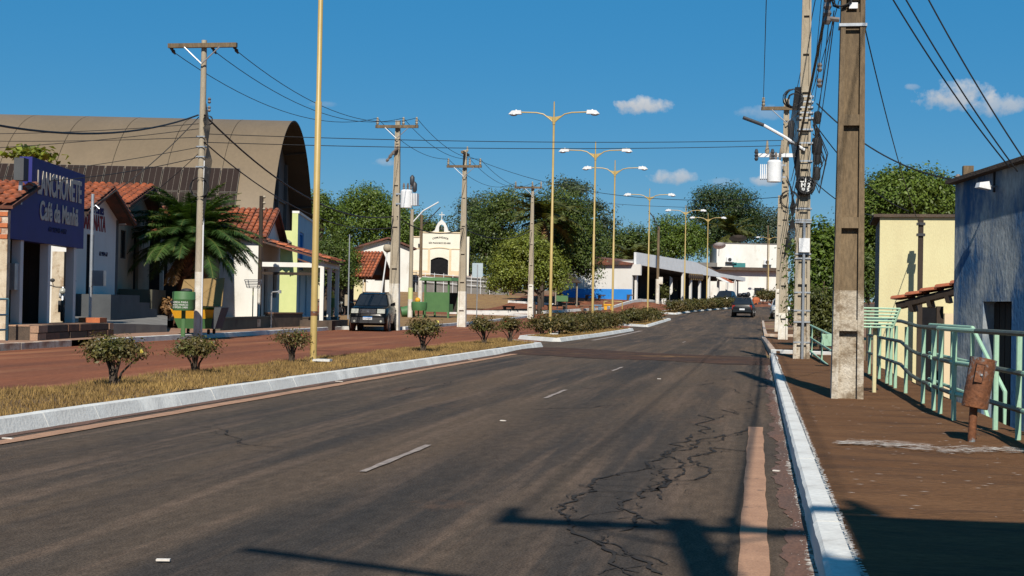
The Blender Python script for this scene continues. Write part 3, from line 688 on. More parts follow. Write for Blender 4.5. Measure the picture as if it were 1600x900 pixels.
# steel service pole with meter, in front of the shop
q = at(141, 478, 41.5)
sp = thing('service_pole', 'thin galvanised service pole with meter box before the butcher shop', 'pole', (q.x, q.y, .5))
MB().tube([(0,0,0),(0,0,zat(150,303,41.5)-.5)], .045).build('shaft', X['galv'], sp, 40)
MB().box(.03,.42,-.05,.12,1.05,1.5).build('meter_box', X['galv'], sp)
MB().tube([(-.06,0,3.3),(.1,0,3.4),(.22,0,3.3)], .02).build('hook', X['galv'], sp)
# forecourt pieces live in the same frame
def fbox(nm, x0, x1, y0, y1, z0, z1, m):
    ob = MB().box(x0,x1,y0,y1,z0,z1).build(nm, X[m], fo); ob.location = o; ob.rotation_euler = (0,0,an); return ob
def fslab(nm, poly, z0, z1, m): return MB().slab(poly, z0, z1).build(nm, X[m], fo)
A = [at(105,478,38.6), at(213,478,44.0), at(262,478,46.4), at(262,478,58), at(225,478,60), at(100,478,47)]
b = MB(); n = len(A); zt = [.5,.42,.36,.8,.95,.75]
b.add([(p.x,p.y,0) for p in A]+[(p.x,p.y,z) for p, z in zip(A, zt)], [tuple(range(n,2*n))]+[(i,(i+1)%n,n+(i+1)%n,n+i) for i in range(n)]); b.build('forecourt_slab', X['concrete'], fo)
fbox('step', S(118), S(167), -1.1, -.02, .2, 1.32, 'darkgrey'); fbox('step', S(167), S(182)+.2, -1.1, -.02, .2, 1.08, 'darkgrey'); fbox('step', S(182)+.2, S(182)+1.3, -1.1, -.02, .2, .86, 'darkgrey')
# ------------------------------------------------------------------ beige house
o, an, L = front(176, 50.5, 232, 57.5); S = lambda px: hit(px, o, an)[0]; Z = lambda px, py: zhit(px, py, o, an)
h = thing('beige_house', 'beige gabled house with narrow window and red tile roof', 'house', o, an)
ze, za = 4.55, Z(214,293)
hw = (S(186.5), S(195.5), Z(191,404), Z(191,360)); hd = (S(207), S(215), 1.5, Z(211,362))
gable(h, L, 9, 0, ze, za, 'beige', 'tile', [hw, hd], of=.6, apex=S(214))
w_ = MB().box(hw[0], hw[1], .1, .14, hw[2], hw[3]).build('window', X['glassdark'], h)
b = MB(); frame_box(b, hw[0], hw[1], .05, .1, hw[2], hw[3], .06); b.build('window_frame', X['wooddark'], w_)
MB().box(hd[0], hd[1], .12, .17, hd[2], hd[3]).build('door', X['doorblack'], h)
sq = thing('flood_lamp', 'small white wall lamp on a bracket between the two gabled houses', 'lamp', at(189,346,49.5))
MB().hexa([(-.25,-.1,-.12),(.2,-.1,-.12),(.2,.15,-.12),(-.25,.15,-.12)],[(-.25,-.08,.1),(.3,-.08,.12),(.3,.15,.12),(-.25,.15,.1)]).build('housing', X['lampwhite'], sq)
MB().tube([(-.7,.2,0),(-.2,.05,0)], .03).build('bracket', X['galv'], sq)
fbox('planter_block', S(180), S(204), -1.3, -.1, .5, 1.55, 'olivewall'); fbox('low_step', S(206), S(216), -1.4, -.2, .4, 1.15, 'oldplaster')
fbox('low_step', S(214), S(230), -1.5, -.3, .4, .9, 'oldplaster')
# added shed: fills the shaded gap beside it and shades the white house wall
q = at(233,478,58.5); sh = thing('added_shade_shed', 'added dark lean-to filling the shaded gap between the beige house and the palm', 'shed', (q.x,q.y,.3), YAW)
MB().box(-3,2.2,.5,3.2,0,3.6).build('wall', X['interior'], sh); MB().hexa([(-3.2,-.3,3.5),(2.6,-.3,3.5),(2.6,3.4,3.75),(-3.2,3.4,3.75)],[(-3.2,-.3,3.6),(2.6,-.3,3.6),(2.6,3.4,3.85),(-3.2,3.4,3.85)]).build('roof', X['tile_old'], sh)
for xx in (.45, 1.6): MB().box(xx,xx+.14,-.2,-.06,0,3.5).build('post', X['whitewash'], sh)
MB().box(.6,1.1,.46,.497,1.6,2.9).build('lit_white_panel', X['whitewash'], sh)  # white panel: a sunlit piece of wall put into the colour

# ------------------------------------------------------------------ white house with porch
o, an, L = front(404, 62.6, 436, 67.8); S = lambda px: hit(px, o, an)[0]; Z = lambda px, py: zhit(px, py, o, an)
h = thing('white_house', 'white house with red gable roof and tiled porch behind the palm', 'house', o, an)
ze, za = 4.05, Z(432,333)
gable(h, L, 9.5, 0, ze, za, 'whitewash', 'tile', [(1.2,2.1,.6,2.7),(3.4,4.4,1.4,2.6)], of=.35, apex=L*.55, os_=.3)
MB().box(1.2,2.1,.12,.17,.6,2.7).build('door', X['wooddark'], h); MB().box(3.4,4.4,.12,.16,1.4,2.6).build('window', X['glassdark'], h)
MB().hexa([(-.02,2.6,1.6),(-.0,2.6,1.6),(-.0,3.4,1.6),(-.02,3.4,1.6)],[(-.02,2.6,2.6),(0,2.6,2.6),(0,3.4,2.6),(-.02,3.4,2.6)]).build('side_window', X['glassdark'], h)
pd = 3.1; zi, zo = 3.95, 3.1
tiles((-.3, -pd, zo), (1,0,0), (0,pd,zi-zo), L+.2, math.hypot(pd, zi-zo), 'tile', h, name='porch_tiles')
MB().box(.0,L,-pd+.25,-pd+.4,zo-.3,zo-.08).build('porch_beam', X['whitewash'], h); MB().box(.02,.17,-pd+.4,-.02,2.75,2.95).build('porch_beam', X['whitewash'], h); MB().box(.02,.17,-pd+.4,-.02,2.4,2.52).build('porch_beam', X['wooddark'], h)
for xx, yy in ((.0,-pd+.25),(L*.45,-pd+.25),(L-.2,-pd+.25)): MB().box(xx,xx+.17,yy,yy+.17,.3,zo-.3).build('porch_column', X['whitewash'], h)
MB().box(-.4,L,-pd-.2,0,-.1,.42).build('porch_floor', X['stonedark'], h)
# front garden walls
q = at(352,478,50.4); q2 = at(448,478,61.0)
def wall_thing(name, label, pa, pb, z0, z1, th, m, cap=None):
    v = pb-pa; a = math.atan2(v.y, v.x); t_ = thing(name, label, 'wall', (pa.x,pa.y,0), a); l = math.hypot(v.x, v.y)
    MB().box(0,l,0,th,z0,z1).build('wall', X[m], t_)
    if cap: MB().box(-.02,l+.02,-.03,th+.03,z1,z1+.06).build('coping', X[cap], t_)
    return t_
gw = wall_thing('garden_wall', 'low dark olive garden wall with a pale patch behind the bins', at(345,478,50.2), at(425,478,58.5), 0, .55, .2, 'olivewall', 'olivewall')
MB().box(5.7,6.25,-.012,0,.2,.5).build('pale_patch', X['oldplaster'], gw)
wall_thing('stone_wall', 'rough dark stone wall below the porch column', at(427,478,59), at(473,478,62.5), 0, .7, .35, 'stonedark', 'stonebrown')
wall_thing('stone_wall', 'low dark stone wall behind the gold lamp post', at(482,478,63.2), at(531,478,68), 0, .5, .3, 'stonedark', 'stonedark')
fl = MB().slab([tuple(at(300,478,52).xy), tuple(at(345,478,50.4).xy), tuple(at(425,478,58.7).xy), tuple(at(440,478,62).xy), tuple(at(300,478,64).xy), tuple(at(262,478,58).xy)], .0, .5).build('garden_floor', X['stonelight'], fo)
# ------------------------------------------------------------------ yellow-green house
o, an, L = front(463, 73.0, 492, 84.0); S = lambda px: hit(px, o, an)[0]; Z = lambda px, py: zhit(px, py, o, an)
h = thing('blue_front_house', 'house with pale blue front and yellow green side beside the porch', 'house', o, an)
zt = Z(463,333)
wall(L, 0, zt, 0, .25, [(1.0,3.2,2.9,4.9),(4.6,5.6,.5,2.8),(1.0,2.0,.5,2.8)]).build('front_wall', X['skyblue'], h)
MB().box(-.06,L,-.06,.3,zt,zt+.12).build('parapet_cap', X['whitewash'], h)
MB().box(-.0,.25,.25,8,0,zt-.9).build('side_wall', X['yellowgreen'], h); MB().box(-.05,.0,.0,.3,0,zt).build('corner_pilaster', X['yellowgreen'], h)
w_ = MB().box(1.0,3.2,.14,.17,2.9,4.9).build('window', X['glassdark'], h); b = MB(); frame_box(b,1.0,3.2,.05,.14,2.9,4.9,.12); b.box(2.0,2.12,.05,.14,3.02,4.78); b.build('window_frame', X['bluepaint'], w_)
for a_ in (4.6,1.0): MB().box(a_,a_+1,.14,.2,.5,2.8).build('door', X['skyblue'], h)
MB().box(L-.25,L,.25,8,0,zt-.9).build('side_wall', X['yellowgreen'], h)
b = MB(); k0 = 0
for i in range(40):
    y = .3+i*.2; zz_ = zt-1.0; r_ = .07*(1 if i % 2 else -1)
    b.v += [(-1.6,y,zz_-.55+r_), (L,y,zz_+.5+r_)]
for i in range(39): b.f.append((2*i,2*i+1,2*i+3,2*i+2))
b.build('corrugated_roof', X['corrug'], h)
MB().box(-1.5,-.06,.3,.5,zt-1.9,zt-1.7).build('eave_beam', X['wooddark'], h)
MB().hexa([(.0,-1.3,2.95),(L,-1.3,2.95),(L,-.02,3.4),(0,-.02,3.4)],[(.0,-1.3,3.03),(L,-1.3,3.03),(L,-.02,3.48),(0,-.02,3.48)]).build('awning', X['tile_old'], h)

# ------------------------------------------------------------------ gymnasium with barrel roof
GA = YAW+R(1.5); gc = at(458, 478, 87); g = thing('gymnasium', 'long barrel roofed gymnasium with solar panels behind the left houses', 'building', (gc.x,gc.y,0), GA)
rise, half = 6.7, 9.9; Rr = (half**2+rise**2)/(2*rise); zr_ = zat(458,190.5,87)
arc = lambda y: zr_-Rr+math.sqrt(Rr*Rr-y*y)
ys = [half*math.sin(math.pi/2*t)*1.0 for t in lin(-1,1,41)]
GL = 46
# roof skin as ribbed sheets, one part per sheet
sheet_w = 3.06
for k_ in range(int(GL/sheet_w)+1):
    x1 = -k_*sheet_w; x0 = x1-sheet_w+.03; b = MB(); n = 2
    xs_ = [x0+.0, x0+.04, x1-.04, x1]
    for y in ys:
        nz_ = arc(y)
        for i, x in enumerate(xs_): b.v.append((x, y, nz_+(.006 if i in (0,3) else 0)))
    m_ = len(xs_)
    for j in range(len(ys)-1):
        for i in range(m_-1): b.f.append((j*m_+i, j*m_+i+1, (j+1)*m_+i+1, (j+1)*m_+i))
    b.build('roof_sheet', X['gymroof'], g, 30)
b = MB()
for y in ys: b.v += [(0,y,arc(y)-.06), (-GL,y,arc(y)-.06), (0,y,arc(y)+.02)]
for j in range(len(ys)-1): b.f += [(3*j,3*j+3,3*j+4,3*j+1), (3*j,3*j+2,3*j+5,3*j+3)]
b.build('roof_lining', X['gymroof_under'], g, 40)
b = MB(); n = len(ys); yw = [y*.985 for y in ys]
b.v = [(-1.5,y,0) for y in yw]+[(-1.5,y,arc(y)-.1) for y in yw]
for j in range(n-1): b.f.append((j,j+1,n+j+1,n+j))
b.build('gable_wall', X['gymwall'], g)
for yy in (-6,-2,2,6): MB().box(-1.48,-1.3,yy-.12,yy+.12,0,arc(yy)-.2).build('gable_rib', X['gymwall'], g)
for zz_ in (5.4,7.6): MB().box(-1.48,-1.36,-6,6,zz_,zz_+.12).build('gable_girt', X['gymwall'], g)
MB().box(-GL,-1.5,-half+.2,-half+.4,0,arc(-half)).build('side_wall', X['gymwall'], g)
for yy in (-8.7,-5,5,8.7): MB().tube([(-1.4,yy,arc(yy)-.25),(-.05,yy,arc(yy)-.12)], .06, 6).build('overhang_strut', X['gymroof_under'], g)
# panels follow the slope
sl_len = 1.75; th0 = math.asin(8.15/Rr); pm = MB().box(-.485,.485,0,1.68,.0,.04).mesh('solar_panel', X['solar']); pe = MB(); frame_box(pe, -.485,.485,0,1,0,1,.03)
for row in range(2):
    th = th0+row*(1.76/Rr)
    for k_ in range(28):
        x = -2.0-k_*1.06-.53
        thb = th+1.72/Rr; y, z = -Rr*math.sin(thb), zr_-Rr+Rr*math.cos(thb); y2, z2 = -Rr*math.sin(th), zr_-Rr+Rr*math.cos(th)
        pn = place('solar_panel', pm, g, (x, y-.1, z+.1)); pn.rotation_euler = (math.atan2(z2-z, y2-y), 0, 0)
fm = MB(); fm.box(-.5,-.485,0,1.7,-.01,.05); fm.box(.485,.5,0,1.7,-.01,.05); fm.box(-.485,.485,-.015,0,-.01,.05); fm.box(-.485,.485,1.68,1.695,-.01,.05)
fm.box(-.17,-.16,0,1.68,.04,.043); fm.box(.16,.17,0,1.68,.04,.043)
fmm = fm.mesh('panel_frame', X['alu'])
for pn in [q for q in g.children if q.name.startswith('solar_panel')]: place('panel_frame', fmm, pn)
# ------------------------------------------------------------------ chapel
o, an, L = front(640, 156, 731, 156); z0 = zat(690, 434, 156); s_ = 156/F_PX
ch = thing('chapel', 'small cream chapel with stepped gable, bell arch and cross', 'church', (o.x,o.y,z0), an)
zz = lambda py: zat(690,py,156)-z0
dx0, dx1 = (671.5-640)*s_, (699-640)*s_; zd = zz(402)
zs1, zs2 = zz(374), zz(364)
b = wall(L, 0, zz(371.5), 0, .3, [(dx0,dx1,0,zd)]).build('front_wall', X['chapel'], ch)
b = MB(); n = 10; cx = (dx0+dx1)/2; hw = (dx1-dx0)/2
for i in range(n):
    xa, xb = dx0+2*hw*i/n, dx0+2*hw*(i+1)/n; A = lambda x: zd-.32*((x-cx)/hw)**2
    b.hexa([(xa,.01,A(xa)),(xb,.01,A(xb)),(xb,.29,A(xb)),(xa,.29,A(xa))],[(xa,.01,zd+.01),(xb,.01,zd+.01),(xb,.29,zd+.01),(xa,.29,zd+.01)])
b.build('door_arch', X['chapel'], ch)
dr = MB().box(dx0,dx1,.18,.25,0,zd).build('door', X['doorblack'], ch)
for i in range(2): MB().box(dx0+hw*i+.06,dx0+hw*(i+1)-.06,.155,.18,.1,zd-.3).build('door_leaf', X['doorblack'], dr)
MB().prism([(0.95,zz(371.5)),(L-.95,zz(371.5)),(L-.95,zs2),(.95,zs2)], 0, .3).build('stepped_gable', X['chapel'], ch)
for x0_,x1_,z_ in ((.95,L-.95,zs2),(.3,.95,zz(371.5)),(L-.95,L-.3,zz(371.5))): MB().box(x0_,x1_,-.08,.34,z_,z_+.12).build('cornice', X['cream_trim'], ch)
for x0_ in (-.02,L-.3): MB().box(x0_,x0_+.32,-.1,.3,0,zz(369)).build('corner_pilaster', X['chapel'], ch)
for x0_ in (dx0-.32,dx1+.08): MB().box(x0_,x0_+.24,-.06,0,0,zz(389)).build('door_pilaster', X['cream_trim'], ch)
MB().box(.3,dx0-.32,-.05,0,zz(389.5),zz(388)).build('moulding', X['cream_trim'], ch); MB().box(dx1+.32,L-.3,-.05,0,zz(389.5),zz(388)).build('moulding', X['cream_trim'], ch)
b = MB(); n = 12; xa, xb = dx0-.3, dx1+.3
for i in range(n):
    f0, f1 = i/n, (i+1)/n; A = lambda f: (xa+(xb-xa)*f, zz(388.5)+.16*math.sin(math.pi*f))
    (x1_,z1_),(x2_,z2_) = A(f0), A(f1); b.hexa([(x1_,-.06,z1_-.1),(x2_,-.06,z2_-.1),(x2_,0,z2_-.1),(x1_,0,z1_-.1)],[(x1_,-.06,z1_),(x2_,-.06,z2_),(x2_,0,z2_),(x1_,0,z1_)])
b.build('arched_moulding', X['cream_trim'], ch)
MB().box(.3,dx0-.32,-.03,0,0,zz(423)).build('plinth', X['cream_trim'], ch); MB().box(dx1+.32,L-.3,-.03,0,0,zz(423)).build('plinth', X['cream_trim'], ch)
# bell arch
b = MB(); n = 14; bc = (687.5-640)*s_; zb0 = zs2+.12
out = [(bc-1.05,zb0),(bc-.75,zb0+.15),(bc-.62,zb0+.55),(bc-.4,zb0+1.0),(bc,zb0+1.38),(bc+.4,zb0+1.0),(bc+.62,zb0+.55),(bc+.75,zb0+.15),(bc+1.05,zb0)]
inn = [(bc-.28,zb0),(bc-.28,zb0+.1),(bc-.28,zb0+.5),(bc-.2,zb0+.72),(bc,zb0+.82),(bc+.2,zb0+.72),(bc+.28,zb0+.5),(bc+.28,zb0+.1),(bc+.28,zb0)]
for i in range(8):
    (a1,a2),(b1,b2),(c1,c2),(d1,d2) = out[i],out[i+1],inn[i+1],inn[i]
    b.add([(a1,.02,a2),(b1,.02,b2),(c1,.02,c2),(d1,.02,d2),(a1,.3,a2),(b1,.3,b2),(c1,.3,c2),(d1,.3,d2)],[(0,3,2,1),(4,5,6,7),(0,1,5,4),(3,7,6,2)])
b.build('bell_arch', X['white'], ch)
MB().lathe([(.16,0),(.14,.12),(.08,.25),(.02,.3)], (bc,.15,zb0+.28)).build('bell', X['darkmetal'], ch)
MB().box(bc-.035,bc+.035,.1,.17,zb0+1.36,zb0+2.2).box(bc-.3,bc+.3,.1,.17,zb0+1.85,zb0+1.93).build('cross', X['white'], ch)
t = text('COMUNIDADE', 1, 'letter_black', ch, ((686-640)*s_,-.012,zz(373.2)), FR, bold=.03); fit(t, 1.75, .2)
for v in t.data.vertices: v.co.y += .16-.21*v.co.x**2
t = text('SÃO FRANCISCO DE ASSIS', 1, 'letter_black', ch, ((685-640)*s_,-.012,zz(379.5)), FR, bold=.03); fit(t, 2.4, .22)
MB().box((653.2-640)*s_-.12,(653.2-640)*s_+.12,-.16,0,zz(386),zz(381.5)).build('wall_lantern', X['darkmetal'], ch)
MB().prism([(.1,0),(L-.1,0),(L-.1,zz(378)),(L/2,zz(367)),(.1,zz(378))], .3, 9).build('nave', X['whitewash'], ch)
lamp = ch
# ramp and rails below the chapel
rw = wall_thing('retaining_wall', 'grey retaining wall with ramp rails below the chapel', at(600,478,146.5), at(795,478,146.5), 1.0, z0-.1, .3, 'concrete')
for i in range(12):
    MB().tube([(.4+i*.95,-.2,1.7),(.4+i*.95,-.2,z0+.45-.03*i)], .03, 6).build('rail_post', X['lampwhite'], rw)
for dz in (.45,.1,-.4): MB().tube([(.3,-.2,z0+dz),(11,-.2,z0+dz-.65)], .03, 6).build('rail', X['lampwhite'], rw)
# ------------------------------------------------------------------ white building left of the chapel
o, an, L = front(566, 142, 642, 143); z0 = 3.0
hb = thing('village_house', 'plain white house with low brown roof left of the chapel', 'house', (o.x,o.y,z0), an); zq = lambda py: zat(600,py,142)-z0
MB().prism([(0,-1),(L,-1),(L,zq(388)),(L*.5,zq(374)),(0,zq(384))], 0, 8).build('wall', X['whitewash'], hb)
b = MB(); 
for (xa,za_),(xb,zb_) in (((-.5,zq(387)),(L*.5,zq(372.5))),((L*.5,zq(372.5)),(L+.4,zq(389)))):
    b.hexa([(xa,-.5,za_),(xb,-.5,zb_),(xb,8.4,zb_),(xa,8.4,za_)],[(xa,-.5,za_+.18),(xb,-.5,zb_+.18),(xb,8.4,zb_+.18),(xa,8.4,za_+.18)])
b.build('roof', X['tile_old'], hb)
MB().box(1.2,2.2,-.02,.0,.6,2.0).build('window', X['glassdark'], hb)
cw = wall_thing('boundary_wall', 'long cream boundary wall behind the small street trees', at(492,478,128), at(566,478,128), 1.6, 4.0, .2, 'cream')
# kiosk with tile roof
o, an, L = front(572, 108, 603, 113); k_ = thing('kiosk', 'small open kiosk with steep red tile roof by the parked car', 'kiosk', (o.x,o.y,zg(o.x,o.y)), an)
z_e, z_a = zat(575,428,108)-zg(o.x,o.y), zat(588,393,110)-zg(o.x,o.y)
m1 = (z_a-z_e)/(L*.5); tiles((-.35,-.5,z_e-.35*m1),(0,1,0),(1,0,m1),4.2,(L*.5+.35)*math.hypot(1,m1),'tile',k_)
tiles((L+.35,-.5,z_e-.35*m1),(0,1,0),(-1,0,m1),4.2,(L*.5+.35)*math.hypot(1,m1),'tile_old',k_)
MB().prism([(0,z_e),(L,z_e),(L/2,z_a)],.1,.2).build('gable_wall', X['wooddark'], k_)
for x_ in (.05,L-.2):
    for y_ in (.1,3.2): MB().box(x_,x_+.15,y_,y_+.15,0,z_e+.1).build('post', X['cream_trim'], k_)
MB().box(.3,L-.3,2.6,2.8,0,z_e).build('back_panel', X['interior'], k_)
# ------------------------------------------------------------------ arcade building with blue plinth
o, an, L = front(993, 137, 1164, 162); S = lambda px: hit(px,o,an)[0]; Z = lambda px, py: zhit(px,py,o,an)
zf = 1.6
A_ = thing('arcade_building', 'long low white arcade with deep shaded porch on the left of the far street', 'building', (o.x,o.y,0), an)
tp = [(S(993),Z(993,394)),(S(1085),Z(1085,409)),(S(1124),Z(1124,427)),(L,Z(1164,433.5))]; bt = [(S(993),Z(993,413)),(S(1069),Z(1069,426)),(S(1133),Z(1133,434)),(L,Z(1164,439.5))]
MB().prism(bt+tp[::-1], -.0, .25).build('fascia', X['lampwhite'], A_)
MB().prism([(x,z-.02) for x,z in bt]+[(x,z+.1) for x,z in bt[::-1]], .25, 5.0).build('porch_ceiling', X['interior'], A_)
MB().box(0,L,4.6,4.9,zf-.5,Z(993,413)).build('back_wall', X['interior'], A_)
MB().hexa([(-.1,-.6,zf-1),(L,-.6,zf+.6),(L,5,zf+.6),(-.1,5,zf-1)],[(-.1,-.6,zf+.35),(L,-.6,zf+.95),(L,5,zf+.95),(-.1,5,zf+.35)]).build('porch_floor', X['concrete'], A_)
for px in (995.5,1068,1080.5,1094.5,1109,1123.5,1137,1149): 
    x_ = S(px); MB().box(x_-.13,x_+.13,.02,.24,zf,np.interp(x_,[p[0] for p in bt],[p[1] for p in bt])+.02).build('post', X['white'], A_)
MB().box(-.25,.0,.3,8.6,zf+.2,Z(993,413)+.3).build('end_wall', X['white'], A_)
MB().box(-.275,-.252,.3,8.6,zf-.2,Z(993,452)).build('blue_plinth', X['bluepaint'], A_); 
MB().box(-.25,-.02,-.6,.3,Z(993,430),Z(993,413)).build('corner_bracket', X['white'], A_)
MB().hexa([(-.6,.25,Z(993,414)),(L*.3,.25,Z(993,414)),(L*.3,9,Z(993,414)),(-.6,9,Z(993,414))],[(-.6,.25,Z(993,411)),(L*.3,.25,Z(993,411)),(L*.3,5,Z(993,400)),(-.6,5,Z(993,400))]).build('roof', X['tile_old'], A_)
MB().hexa([(-.6,.3,Z(993,412)),(8,.3,Z(993,412)),(8,9,Z(993,412)),(-.6,9,Z(993,412))],[(2.6,.3,Z(993,404)),(8,.3,Z(993,404)),(8,9,Z(993,404)),(2.6,9,Z(993,404))]).build('side_roof', X['corrug'], A_)
for i in range(6): MB().box(S(1010+i*22),S(1018+i*22),4.55,4.6,zf+.4,zf+2.9).build('shop_door', X['doorblack'], A_)
sg = MB().box(S(1076),S(1096),-.12,-.03,Z(1086,437.5),Z(1086,428)).build('shop_board', X['lidbrown'], A_)
for i in range(7): MB().ball((S(1076)+(S(1096)-S(1076))*(i/6),-.1,Z(1086,433)),.28,5,(1,.4,1)).build('board_edging', X['wooddark'], sg)
def awn(px0,px1,py0,py1,m,label):
    t_ = thing('awning', label, 'awning', (o.x,o.y,0), an); MB().hexa([(S(px0),-1.2,Z(px0,py1)),(S(px1),-1.2,Z(px1,py1)),(S(px1),-.02,Z(px1,py0)),(S(px0),-.02,Z(px0,py0))],[(S(px0),-1.2,Z(px0,py1)+.06),(S(px1),-1.2,Z(px1,py1)+.06),(S(px1),-.02,Z(px1,py0)+.06),(S(px0),-.02,Z(px0,py0)+.06)]).build('canvas', X[m], t_)
    return t_
awn(1118,1124,434,442,'white','white canvas awning under the arcade'); awn(1125,1130.5,434,442,'orange','red canvas awning next to the white one')
ban = thing('banner', 'white upright feather banner standing in the arcade', 'banner', (0,0,0)); q = base(1046,146); 
MB().tube([(q.x,q.y,q.z),(q.x,q.y,q.z+2.9)],.025,6).build('pole', X['galv'], ban); b = MB(); 
b.add([(q.x-.02,q.y,q.z+2.9),(q.x+.26,q.y-.02,q.z+2.7),(q.x+.3,q.y-.03,q.z+1.3),(q.x+.16,q.y,q.z+1.0),(q.x-.02,q.y+.01,q.z+1.0)],[(0,1,2,3,4)]).build('cloth', X['white'], ban)
q = base(1036.5,141,.0); pl = thing('potted_plant', 'leafy plant in a white pot before the arcade', 'plant', q); MB().lathe([(.22,0),(.32,.55),(.3,.6)],n=12).build('pot', X['white'], pl, 40)
# ------------------------------------------------------------------ two storey building closing the street
o, an, L = front(1085, 203, 1226, 203); z0 = 2.6; zq = lambda py: zat(1170,py,203)-z0; xq = lambda px: (px-1085)*203/F_PX
B_ = thing('two_storey_building', 'white two storey building closing the far end of the street', 'building', (o.x,o.y,z0), an)
wall(L,-1,zq(423),0,.3,[(xq(1178),xq(1194),zq(461),zq(449.5))]).build('lower_wall', X['whitewash'], B_)
MB().box(-1,L+.6,-.9,9,zq(423),zq(418)).build('eave_slab', X['stonedark'], B_)
MB().box(xq(1121),L,1.6,9,zq(418),zq(380)).build('upper_wall', X['whitewash'], B_); MB().box(xq(1121)-.1,L+.1,1.5,9.1,zq(380),zq(379)).build('parapet_cap', X['concrete'], B_)
MB().box(xq(1088),xq(1121),1.0,6,zq(418),zq(411)).build('terrace_wall', X['concrete'], B_)
w_ = MB().box(xq(1178),xq(1194),.15,.2,zq(461),zq(449.5)).build('window', X['glassdark'], B_)
for i in range(5): MB().box(xq(1178)+i*.33+.05,xq(1178)+i*.33+.1,.05,.1,zq(461),zq(449.5)).build('window_bar', X['darkmetal'], w_)
MB().box(0,L,.3,8.5,-1,zq(424)).build('back_block', X['whitewash'], B_)
def ac(px,py,label):
    t_ = thing('air_conditioner', label, 'air conditioner', (o.x,o.y,z0), an); x_=xq(px); z_=zq(py)
    MB().box(x_-.45,x_+.45,1.15,1.55,z_-.3,z_+.35).build('case', X['lampwhite'], t_); MB().lathe([(.26,0),(.26,.03)],(0,0,0),14).xf(Matrix.Translation((x_,1.14,z_+.03)) @ Matrix.Rotation(math.pi/2,4,'X')).build('fan_grille', X['darkmetal'], t_)
    MB().box(x_-.6,x_+.6,1.1,1.58,z_-.42,z_-.31).build('bracket', X['darkmetal'], t_)
ac(1141,406,'left air conditioner unit on the white upper wall'); ac(1200,409,'right air conditioner unit on the white upper wall')
aw = thing('teal_awning','small teal awning box on the eave of the two storey building','awning',(o.x,o.y,z0),an); MB().box(xq(1146),xq(1164),.2,1.4,zq(418)+.02,zq(411)).build('canvas', X['teal'], aw)
MB().prism([(xq(1143),zq(412)),(xq(1150),zq(412)),(xq(1150),zq(410.5)),(xq(1143),zq(410.5))], -.1, .2).build('edge', X['teal'], aw)
def dish(px,py,d,r,m,label,tilt):
    p = at(px,py,d); t_ = thing('satellite_dish', label, 'satellite dish', p, YAW)
    b = MB(); n=18; 
    for i in range(5):
        f=i/4; 
        for k in range(n): a=2*math.pi*k/n; b.v.append((r*f*math.cos(a), .35*r*f*f-.2, r*f*math.sin(a)))
    for i in range(4):
        for k in range(n): b.f.append((i*n+k,i*n+(k+1)%n,(i+1)*n+(k+1)%n,(i+1)*n+k))
    b.xf(Matrix.Rotation(tilt,4,'X')); b.build('reflector', X[m], t_, 60); MB().tube([(0,.1,0),(0,.4,-r*.9),(0,.5,-r*1.5)],.05,6).build('mount', X['galv'], t_)
dish(1124,385,199,.9,'lampwhite','white satellite dish on the roof corner of the far building',R(60)); dish(1153,375,206,1.3,'alu','dark mesh satellite dish above the far building',R(70))
bu = thing('blue_drum','blue plastic drum before the far building','drum',base(1153,150)); MB().lathe([(.3,0),(.32,.3),(.3,.6),(.32,.9),(.3,.95)],n=14).build('body', X['bluepaint'], bu, 40)
rd = thing('red_stall','small red covered stall behind the grey car','stall',base(1181,165)); MB().lathe([(.5,0),(.5,.5),(.35,.75),(.1,.85)],n=9).build('cover', X['orange'], rd, 20); MB().box(-.55,.55,-.4,.4,-.0,.2).build('base', X['darkmetal'], rd)

# ------------------------------------------------------------------ right side: yellow house and blue building
o, an, L = front(1373, 33.6, 1500, 33.2); zt = zat(1373,339,33.6)
Y = thing('yellow_house', 'pale yellow flat topped house behind the mint railing', 'house', (o.x,o.y,0), an)
MB().box(0,L,0,.25,-1.2,zt).build('front_wall', X['cream'], Y); MB().box(-.0,.2,.25,3.2,-1.2,zt-.05).build('side_wall', X['concrete'], Y); MB().box(-.15,L+.1,-.08,3.3,zt,zt+.07).build('roof_slab', X['stonedark'], Y)  # left side wall grey: the shade on that side put into the colour
MB().box(L-.3,L,.25,3.2,-1.2,zt).build('side_wall', X['cream'], Y)
xw = hit(1470,o,an)[0]; MB().box(hit(1440,o,an)[0],hit(1470,o,an)[0],-.03,0,-1.0,zhit(1450,480,o,an)).build('door', X['doorblack'], Y)
MB().box(hit(1470,o,an)[0],L,-1.2,-.02,-1.2,zhit(1480,490,o,an)).build('peach_annex', X['cream_trim'], Y)
pv = at(1437,478,32.6)
sp = thing('meter_pole', 'thin dark service pole standing against the yellow wall', 'pole', (pv.x,pv.y,-1.1))
zt2 = zat(1437,341,32.6)+1.1
MB().box(-.055,.055,-.05,.05,0,zt2).build('shaft', X['wooddark'], sp)
for dz in (.1,.35): MB().box(-.09,.09,-.09,.09,zt2-dz-.06,zt2-dz).build('insulator', X['darkmetal'], sp)
